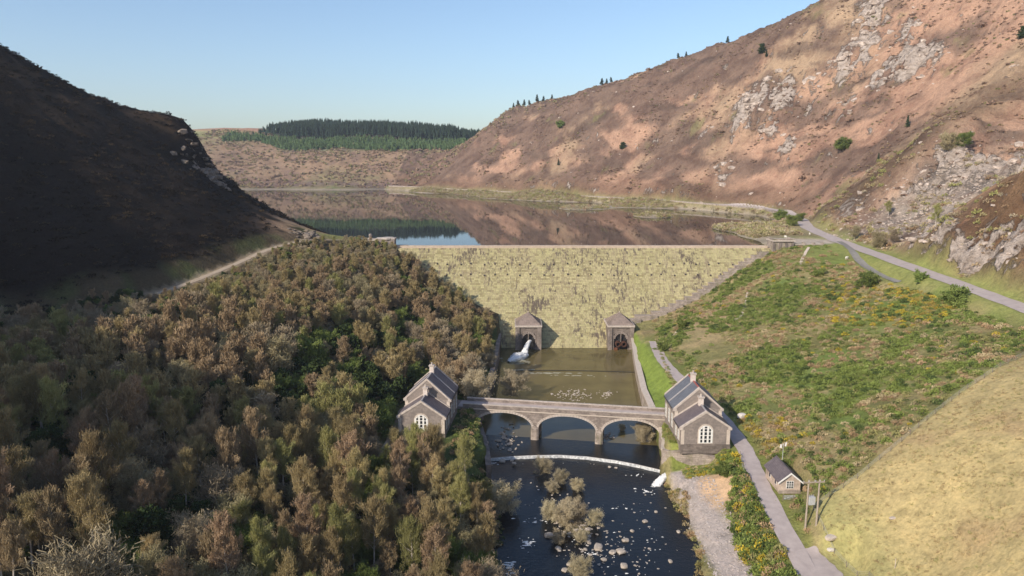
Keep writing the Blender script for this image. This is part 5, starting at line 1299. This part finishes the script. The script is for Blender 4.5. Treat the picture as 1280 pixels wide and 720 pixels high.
# mountain: heather tufts, stunted bushes
pts = []
N_ = 26000; X_ = rs_.uniform(-40, 420, N_); Y_ = rs_.uniform(330, 900, N_); k_ = right_of_road(X_, Y_) & (poly_near(X_, Y_, UPROAD)[0] > 9); n2_ = fbm(X_, Y_, 40, 4, 332); n3_ = fbm(X_, Y_, 12, 3, 333); z_ = hgrid(X_, Y_)
vis = (X_ < .74*(Y_*_c)) 
for i in np.nonzero(k_ & vis)[0]:
    if n2_[i]+n3_[i]*.7 < .06: continue
    r = rs_.rand()
    pts.append((X_[i], Y_[i], rs_.uniform(.4,1.3)*(2.2 if r < .02 else 1), (.25,.165,.12) if r < .45 else (.20,.135,.10) if r < .7 else (.34,.25,.15) if r < .93 else (.22,.22,.09)))
print('mountain tufts', len(pts)); scrub('mountain_heather', pts, 'dark heather and low scrub in patches over the bracken mountain', [clump_arrays(430+i, 34, 1.0, .7, .34, .55) for i in range(4)], m_scrub)
# hill heather, coloured near-black to carry the hill's shade
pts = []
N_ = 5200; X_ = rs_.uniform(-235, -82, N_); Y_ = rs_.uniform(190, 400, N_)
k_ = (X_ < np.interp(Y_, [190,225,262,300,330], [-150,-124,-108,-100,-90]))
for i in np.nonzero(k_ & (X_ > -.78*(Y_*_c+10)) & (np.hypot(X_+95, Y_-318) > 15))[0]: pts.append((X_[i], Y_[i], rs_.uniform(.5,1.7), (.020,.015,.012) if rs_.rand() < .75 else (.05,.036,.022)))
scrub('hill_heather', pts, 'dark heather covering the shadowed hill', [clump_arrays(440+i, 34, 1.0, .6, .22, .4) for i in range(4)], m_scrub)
# far shore bushes and field hedges
pts = []
N_ = 7000; X_ = rs_.uniform(-480, 60, N_); Y_ = rs_.uniform(905, 1200, N_); n2_ = fbm(X_, Y_, 60, 3, 342); z_ = hgrid(X_, Y_)
for i in range(N_):
    if z_[i] < 38 or (n2_[i] < .0 and rs_.rand() < .7): continue
    pts.append((X_[i], Y_[i], rs_.uniform(.9,2.2), [(.35,.245,.165),(.31,.22,.155),(.37,.30,.18),(.28,.25,.13),(.27,.19,.15)][rs_.randint(5)]))
scrub('far_shore_scrub', pts, 'brown birch scrub over the far shore', [clump_arrays(450+i, 26, 1.0, .9, .5, .8) for i in range(4)], m_scrub)

# --- conifer plantation beyond the lake
def conifer_mass(name, pts, label, stem):
    rs = np.random.RandomState(8); V = []; T = []; C_ = []
    P_ = np.array(pts); zs = hgrid(P_[:,0], P_[:,1])
    for (x, y, h, w, g), z in zip(pts, zs):
        lv = 4 if stem else 3; z0 = z+h*(.30 if stem else .05); a0 = rs.rand()*6.28; m_ = 6; tone = .75+.5*rs.rand()
        if stem:
            b0 = len(V); sw = .28
            for zz in (z-1, z0+1.5):
                for k in range(3): V.append((x+math.cos(k*2.09)*sw, y+math.sin(k*2.09)*sw, zz)); C_.append((.36,.29,.24))
            for k in range(3): k2 = (k+1)%3; T += [(b0+k, b0+k2, b0+3+k2), (b0+k, b0+3+k2, b0+3+k)]
        for l in range(lv):
            f0 = l/lv; zb = z0+(z+h-z0)*f0*.92; zt = z0+(z+h-z0)*min(1, f0+.45); r = w*(1-f0*.82)*(.85+.3*rs.rand()); b0 = len(V)
            V.append((x+rs.randn()*.1, y, zt)); col = np.array([(.030,.050,.033),(.075,.12,.05),(.10,.145,.06)][g])*tone; C_.append(tuple(col*1.2))
            for k in range(m_*2): q = a0+2*PI*k/(m_*2); rr = r*(1.15 if k % 2 else .62)*(.8+.4*rs.rand()); V.append((x+math.cos(q)*rr, y+math.sin(q)*rr, zb+(.5 if k % 2 else .9)*rs.rand())); C_.append(tuple(col))
            for k in range(m_*2): T.append((b0, b0+1+k, b0+1+(k+1)%(m_*2)))
    return tag(link(name, np_mesh(name, V, tris=T, attrs={'leafcol':np.array(C_)}), m_scrub), label, kind='stuff')
pts = []
for _ in range(4300):
    x = rs_.uniform(-405, 40); y = rs_.uniform(1150, 1300)
    front = 1152+6*math.sin(x*.02)+(30 if x > -70 else 0)
    if y < front or (x < -330 and rs_.rand() < (-330-x)/90): continue
    pts.append((x, y, rs_.uniform(17,27)*(1 if x < -90 else .8)*(1 if x > -330 else max(.45,1-(-330-x)/150)), rs_.uniform(2.0,3.0), 0))
conifer_mass('conifer_forest', pts, 'tall dark spruce plantation on the skyline with bare lower stems', True)
pts = []
for _ in range(3900):
    x = rs_.uniform(-440, 30); y = rs_.uniform(1045, 1155)
    lo = np.interp(x, [-385,-350,-200,-60,30], [1110,1090,1075,1058,1050])+8*math.sin(x*.045)
    if y < lo: continue
    pts.append((x, y, rs_.uniform(4.5,9.5), rs_.uniform(1.7,2.8), 1+(rs_.rand() < .5)))
conifer_mass('young_plantation', pts, 'younger mid green conifers in front of the tall spruce', False)

# --- single trees that stand out
def at_px(px, py, dd=0): return hit(px, py+dd)
for i, (px, py, s) in enumerate(((642,139,.7),(648,137,.9),(655,136,1.0),(662,135,.8),(671,134,1.1),(679,133,.9),(690,137,.7),(752,106,1.0),(758,104,.8),(764,104,.7),(909,53,.8),(848,78,.7),(858,78,.6))):
    x = None
    # stand on the ridge seen in that direction
    ds = np.arange(500, 1100, 3.0); zz = np.full(ds.shape, 150.)
    for _ in range(4): xx = (px-640)/F*(ds*_c+(CAMZ-zz)*_s); zz = hgrid(xx, ds)
    k = int(np.argmax((zz-CAMZ)/ds)); 
    tree('conifer', float(xx[k]), float(ds[k]), s*1.15, ['small','stocky','taller','leaning','very slim','pointed','low','twin-topped','ragged','narrow','lone','squat','tiny'][i]+' dark conifer on the mountain skyline '+('at its lakeward nose' if i < 7 else 'midway up the ridge' if i < 10 else 'high on the ridge' if i == 10 else 'just below its upper shoulder'), 'conifer', 'conifers along the mountain skyline', 'conifer_tree', i=i, zs=.62)
for px, py, key, s, nm, lab, cat in ((1134,160,'conifer',.62,'conifer_tree','lone dark conifer on the orange bracken of the mountain','conifer'),(1098,203,'conifer',.45,'conifer_tree','small dark conifer lower down the bracken slope','conifer'),
        (1054,190,'greenbush',1.9,'green_bush','yellow-green bush alone on the mountain below the crags','bush'),(1204,184,'greentree',1.1,'leafy_tree','green tree at the top of the quarry cliff','tree'),(1187,190,'willow',1.3,'willow_tree','olive scrubby tree beside the green tree over the quarry cliff','willow tree'),
        (700,160,'greenbush',1.8,'green_bush','dark bush high on the nose of the mountain','bush'),(778,188,'holly',.9,'holly_tree','dark evergreen speck on the lakeward mountainside','holly tree'),(698,207,'conifer',.6,'conifer_tree','tiny conifer near the foot of the lakeward mountainside','conifer'),
        (952,68,'holly',1.2,'holly_tree','dark evergreen below the ridge left of the crags','holly tree'),(958,72,'conifer',.6,'conifer_tree','dark conifer just right of the evergreen below the ridge','conifer'),(1278,48,'holly',1.0,'holly_tree','dark evergreen at the photo right edge high on the mountain','holly tree'),
        (990,283,'greentree',1.0,'leafy_tree','bright green tree beside the road behind the dam abutment','tree'),(1000,277,'greentree',.8,'leafy_tree','darker green tree at the road bend behind the bright one','tree'),(976,276,'greenbush',1.5,'green_bush','green bush at the lake end of the road bend trees','bush'),
        (1098,310,'willow',1.0,'willow_tree','pale bare bush over the wall beside the upper road','willow tree'),(1116,305,'greyoak',.62,'oak_tree','small bare pale tree on the road verge beneath the quarry','oak tree'),(1068,300,'oliveoak',.6,'oak_tree','thin pale tree at the start of the road verge beneath the quarry','oak tree'),
        (1168,290,'yellowbirch',.7,'birch_tree','yellow-green tree at the quarry mouth','birch tree'),(1110,272,'yellowbirch',.6,'birch_tree','yellowish slim tree against the quarry rocks','birch tree'),(1150,352,'greenbush',.9,'green_bush','round green bush on the verge strip between track and upper road','bush'),
        (1085,360,'greenbush',1.3,'green_bush','round green bush below the side track','bush'),(1195,380,'greenbush',1.3,'green_bush','dark green bush casting a shadow below the upper road','bush'),(826,438,'greenbush',.9,'green_bush','small green bush at the top end of the lawn beside the lane','bush'),
        (853,411,'greenbush',1.0,'green_bush','green bush near the dam foot above the lane head','bush'),(905,596,'greenbush',.8,'green_bush','green bush by the curved retaining wall','bush'),(1022,345,'greenbush',.9,'green_bush','low green bush under the plaza steps','bush')):
    p = at_px(px, py)
    if p: tree(key, p[0], p[1], s, lab, cat, None, nm)
# river shrubs
RS = [(682,590,.62,'round tan shrub just below the middle of the weir'),(722,612,.55,'narrow tan shrub standing right of the island bushes'),(700,604,.5,'tan shrub between weir and island bushes'),(690,615,.45,'low tan shrub at the top of the island'),
      (705,655,.72,'largest tan bush in the middle of the river island'),(688,650,.6,'tan bush on the left flank of the river island'),(722,652,.6,'tan bush on the right flank of the river island'),(740,655,.5,'rust-tinted bush at the right tip of the river island'),
      (712,640,.6,'bushy sallow on the upper river island'),(700,678,.5,'small olive bush at the lower left of the island'),(727,676,.42,'small green-tan bush among boulders at the island foot'),(725,722,.7,'tan bush at the bottom edge of the photo in midstream'),
      (632,640,.95,'tall tan bush leaning from the wooded bank into the river')]
for px, py, s, lab in RS:
    x, y, z = P(px, py, WL1); zz = hz(x, y)
    tree('tanshrub', x, y, s*.98, lab, 'shrub', 'tan shrubs growing in the river', 'river_shrub', z=max(zz, WL1-.3), sink=.1)
x, y, z = P(806,552,WL0); tree('tanshrub', x, y, .72, 'tan shrub against the riverside wall beneath the bridge', 'shrub', 'tan shrubs growing in the river', 'river_shrub', z=-.2)
x, y, z = P(778,538,WL0); tree('tanshrub', x, y, .34, 'tiny tan shrub on stones under the third bridge arch', 'shrub', 'tan shrubs growing in the river', 'river_shrub', z=-.1)
x, y, z = P(648,500,0); tree('tanshrub', x-2.5, y+1, 1.15, 'tan budding tree overhanging the pool by the bridge', 'willow tree', 'budding trees by the pool', 'willow_tree', z=1.5)
for px, py, s, lab in ((596,500,1.15,'large pale budding tree behind the western end of the bridge'),(592,470,1.1,'pale budding tree on the pool bank nearer the dam'),(610,455,.8,'smaller pale budding tree on the lawn strip by the pool wall')):
    x, y, z = P(px, py, 7); tree('tanshrub', x, y, s*1.1, lab, 'willow tree', 'budding trees by the pool', 'willow_tree')
for px, py, s, k_ in ((545,590,.98,'ochrebirch'),(520,594,1.0,'yellowbirch'),(498,592,.9,'ochrebirch'),(560,610,.9,'greentree')):
    x, y, z = P(px, py, 6.5); tree(k_, x, y, s, {545:'ochre birch directly below the western gable window',520:'yellow-green birch below the left half of the western gable',498:'ochre birch by the path end before the western gable',560:'fresh green tree right of the birches before the western gable'}[px], 'birch tree' if k_ != 'greentree' else 'tree', 'trees before the western gable', NAMES[k_])
x, y, z = P(105,715,26); tree('greyoak', x, y, 1.5, 'big bare pale grey oak at the photo lower left corner, largest crown there', 'oak tree', None, 'oak_tree', i=1)

# --- boulders in the river
BM = [rock_mesh(500+i, 1+.4*random.random(), .8+.3*random.random(), .5+.2*random.random()) for i in range(6)]
for m_ in BM: m_.materials.append(m_boulder)
BL_ = [(686,670,.9,'pale square boulder left of the island foot'),(748,685,1.1,'broad flat boulder below the right side of the island'),(735,676,.7,'boulder tucked against the island foot'),(766,691,.8,'grey boulder in the rapids group, left one'),(776,690,.95,'rounded grey boulder in the rapids group, right one'),
       (782,676,.7,'whitish boulder upstream of the rapids group'),(780,708,.75,'pale boulder at the bottom of the rapids'),(712,706,.6,'stone near the bottom midstream bush'),(706,713,.7,'yellowish stone left of the bottom bush'),(698,686,.7,'tan stone below the island foot'),
       (806,652,.6,'small pale stone near the gravel side'),(838,702,.5,'small grey stone close to the gravel side bank'),(628,577,.8,'pale stone just below the left end of the weir'),(640,576,.5,'small stone beside the pale stone under the weir'),(762,584,.5,'small stone below the weir on the gravel side'),
       (722,668,.6,'reddish stone in the island foot cluster'),(735,662,.6,'pale stone behind the island foot cluster'),(745,655,.5,'stone at the right tip of the island'),(820,640,.4,'little stone out in the channel by the far bank'),(770,585,.4,'lesser stone right below the weir'),
       (604,555,1.4,'big pale rock at the wall foot left of the first bridge arch'),(790,664,.5,'small pale stone in the right channel'),(755,700,.6,'stone awash left of the rapids group'),(848,665,.5,'stone against the gravel bank edge'),(650,600,.5,'small wet stone off the wooded bank')]
for i, (px, py, s, lab) in enumerate(BL_):
    x, y, z = P(px, py, WL1 if py > 574 else WL0); o = bpy.data.objects.new('boulder', BM[i % 6]); C.objects.link(o); o.location = (x, y, (WL1 if py > 574 else WL0)+.12*s); o.scale = (s,s,s); o.rotation_euler = (0,0,i*1.3); tag(o, lab, 'boulder', 'boulders in the river')
def rock_mass(name, pts, label, mat, ang=.5):
    rs = np.random.RandomState(9); import bmesh
    bm = bmesh.new(); bmesh.ops.create_icosphere(bm, subdivisions=1, radius=1); bv = np.array([v.co[:] for v in bm.verts]); bf = np.array([[v.index for v in f.verts] for f in bm.faces]); bm.free()
    V = []; T = []; c = 0
    for x, y, z, s in pts:
        v = bv*(1+rs.randn(len(bv),1)*.16); v = np.clip(v, -.75, .8)*np.array([1+.6*rs.rand(), .7+.5*rs.rand(), .5+.4*rs.rand()]); a = rs.rand()*6.28; ca, sa = math.cos(a), math.sin(a); t2 = rs.randn()*.25
        v = np.stack([v[:,0]*ca-v[:,1]*sa, v[:,0]*sa+v[:,1]*ca, v[:,2]+v[:,0]*t2],1)*s+np.array([x,y,z]); V.append(v); T.append(bf+c); c += len(v)
    return tag(link(name, np_mesh(name, np.concatenate(V), tris=np.concatenate(T)), mat), label, kind='stuff')
pts = []
for cx, cy, rx, ry, n, s in ((13,140,5.5,11,240,.38),(22,133,8,9,150,.3),(30,150,5,5,40,.28),(6,150,5,12,60,.3),(14,170.5,16,1.0,50,.22),(20,122,8,7,90,.34),(13,128,4,4,60,.4)):
    for _ in range(n):
        x, y = cx+rs_.randn()*rx*.55, cy+rs_.randn()*ry*.55; zz = hz(x, y); pts.append((x, y, max(zz, WL1-.12), s*(.3+rs_.rand()**2)))
rock_mass('river_stones', pts, 'small stones awash in the river around the island', m_boulder)
pts = [(20+rs_.randn()*3.2, 222+rs_.randn()*3.2, -.02, .12+.3*rs_.rand()**2) for _ in range(170)]+[(31+rs_.randn()*1.3, 223+rs_.randn()*1.8, .0, .15+.3*rs_.rand()**2) for _ in range(40)]+[(-1+rs_.randn()*1.6, 184+rs_.randn()*5, .05, .3+.5*rs_.rand()**2) for _ in range(40)]+[(26+rs_.randn()*.9, 187+rs_.randn()*1.2, .05, .2+.4*rs_.rand()) for _ in range(20)]
rock_mass('pool_stones', pts, 'pale stones breaking the surface of the shallow pool', m_boulder)
pts = []
for _ in range(2600):
    y = rs_.uniform(92, 158); x = rs_.uniform(36.5, 45); pts.append((x, y, hz(x, y)+.02, .08+.22*rs_.rand()**3))
rock_mass('gravel', pts, 'grey stones of the gravel bank beside the river', simple('gravel_stone', (.28,.24,.22), (.52,.46,.43), 2, .9))
pts = []
for cx, cy, r, k in CRAGS:
    for _ in range(int(13*k*r/10)):
        x, y = cx+rs_.randn()*r*.42, cy+rs_.randn()*r*.55
        if not right_of_road(np.array([x]), np.array([y]))[0] or pathd(x, y, UPROAD) < 7: continue
        far = min(1.6, math.hypot(x, y)/450); s_ = (.4+2.6*rs_.rand()**2)*far; pts.append((x, y, hz(x, y)-.35*s_, s_))
m_crag = simple('crag_rock', (.22,.17,.135), (.60,.50,.43), .45, .95, .8, 2)
rock_mass('crag_rocks', pts, 'broken pale rock of the crags on mountain and quarry', m_crag)
pts = []
for _ in range(1500):
    x, y = 186+rs_.randn()*22, 322+rs_.randn()*20
    if x > 152: pts.append((x, y, hz(x, y), .2+.8*rs_.rand()**3))
for _ in range(300):
    x, y = rs_.uniform(-20,330), rs_.uniform(430,820)
    if right_of_road(np.array([x]), np.array([y]))[0]: pts.append((x, y, hz(x, y), .4+1.3*rs_.rand()**3))
rock_mass('scree', pts, 'scree spilling across the quarry floor', m_crag)
pts = [(-88+rs_.randn()*3, 308+rs_.randn()*3, 0, .6+1.5*rs_.rand()**2) for _ in range(50)]+[(-141+rs_.randn()*5, 333+rs_.randn()*8, 0, .8+2*rs_.rand()**2) for _ in range(60)]
rock_mass('hill_rocks', [(x,y,hz(x,y),s) for x,y,_,s in pts], 'dark outcrop rocks on the shadowed hill and its sunlit knoll', simple('dark_crag', (.10,.08,.06), (.30,.24,.19), .6, .9, .5, 2))

def lake_wall():
    o = empty('roadside_wall', (176, 490, 41), 0, 'long low pale stone wall between the shore road and the lake', 'wall'); V = []; Q = []
    pl = [p for p in UPROAD if p[1] > 425]; P3 = []
    for (x0,y0,z0),(x1,y1,z1) in zip(pl[:-1], pl[1:]):
        for k in range(12): P3.append((x0+(x1-x0)*k/12, y0+(y1-y0)*k/12))
    for i, (x, y) in enumerate(P3[:-1]):
        d = Vector((P3[i+1][0]-x, P3[i+1][1]-y)).normalized(); n_ = Vector((-d.y, d.x)); n_ = n_ if n_.x < 0 else -n_
        a_ = (x+n_.x*4.2, y+n_.y*4.2); b_ = (x+n_.x*4.8, y+n_.y*4.8); z = hz(*a_)
        V += [(a_[0]-176,a_[1]-490,z-42),(a_[0]-176,a_[1]-490,z-41+.75),(b_[0]-176,b_[1]-490,z-41+.75),(b_[0]-176,b_[1]-490,z-42.5)]
    for i in range(len(P3)-2):
        for k in range(3): Q.append((i*4+k,(i+1)*4+k,(i+1)*4+k+1,i*4+k+1))
    link('wall', np_mesh('wall', V, Q), m_stone2, o)
lake_wall()
# ------------------------------------------------------------------ air
HAZE = 0.00012
if HAZE:
    o = MB().box(-1520, 1720, -320, 2330, -8, float(Z.max())+14).build('haze', None)
    hm = bpy.data.materials.new('haze'); hm.use_nodes = True; nt = hm.node_tree; nt.nodes.remove(nt.nodes['Principled BSDF'])
    pv = nt.nodes.new('ShaderNodeVolumePrincipled'); pv.inputs['Density'].default_value = HAZE; pv.inputs['Color'].default_value = (.86,.91,1,1); pv.inputs['Anisotropy'].default_value = .2
    nt.links.new(pv.outputs[0], nt.nodes['Material Output'].inputs['Volume']); o.data.materials.append(hm); tag(o, 'thin spring haze over the valley', kind='stuff')
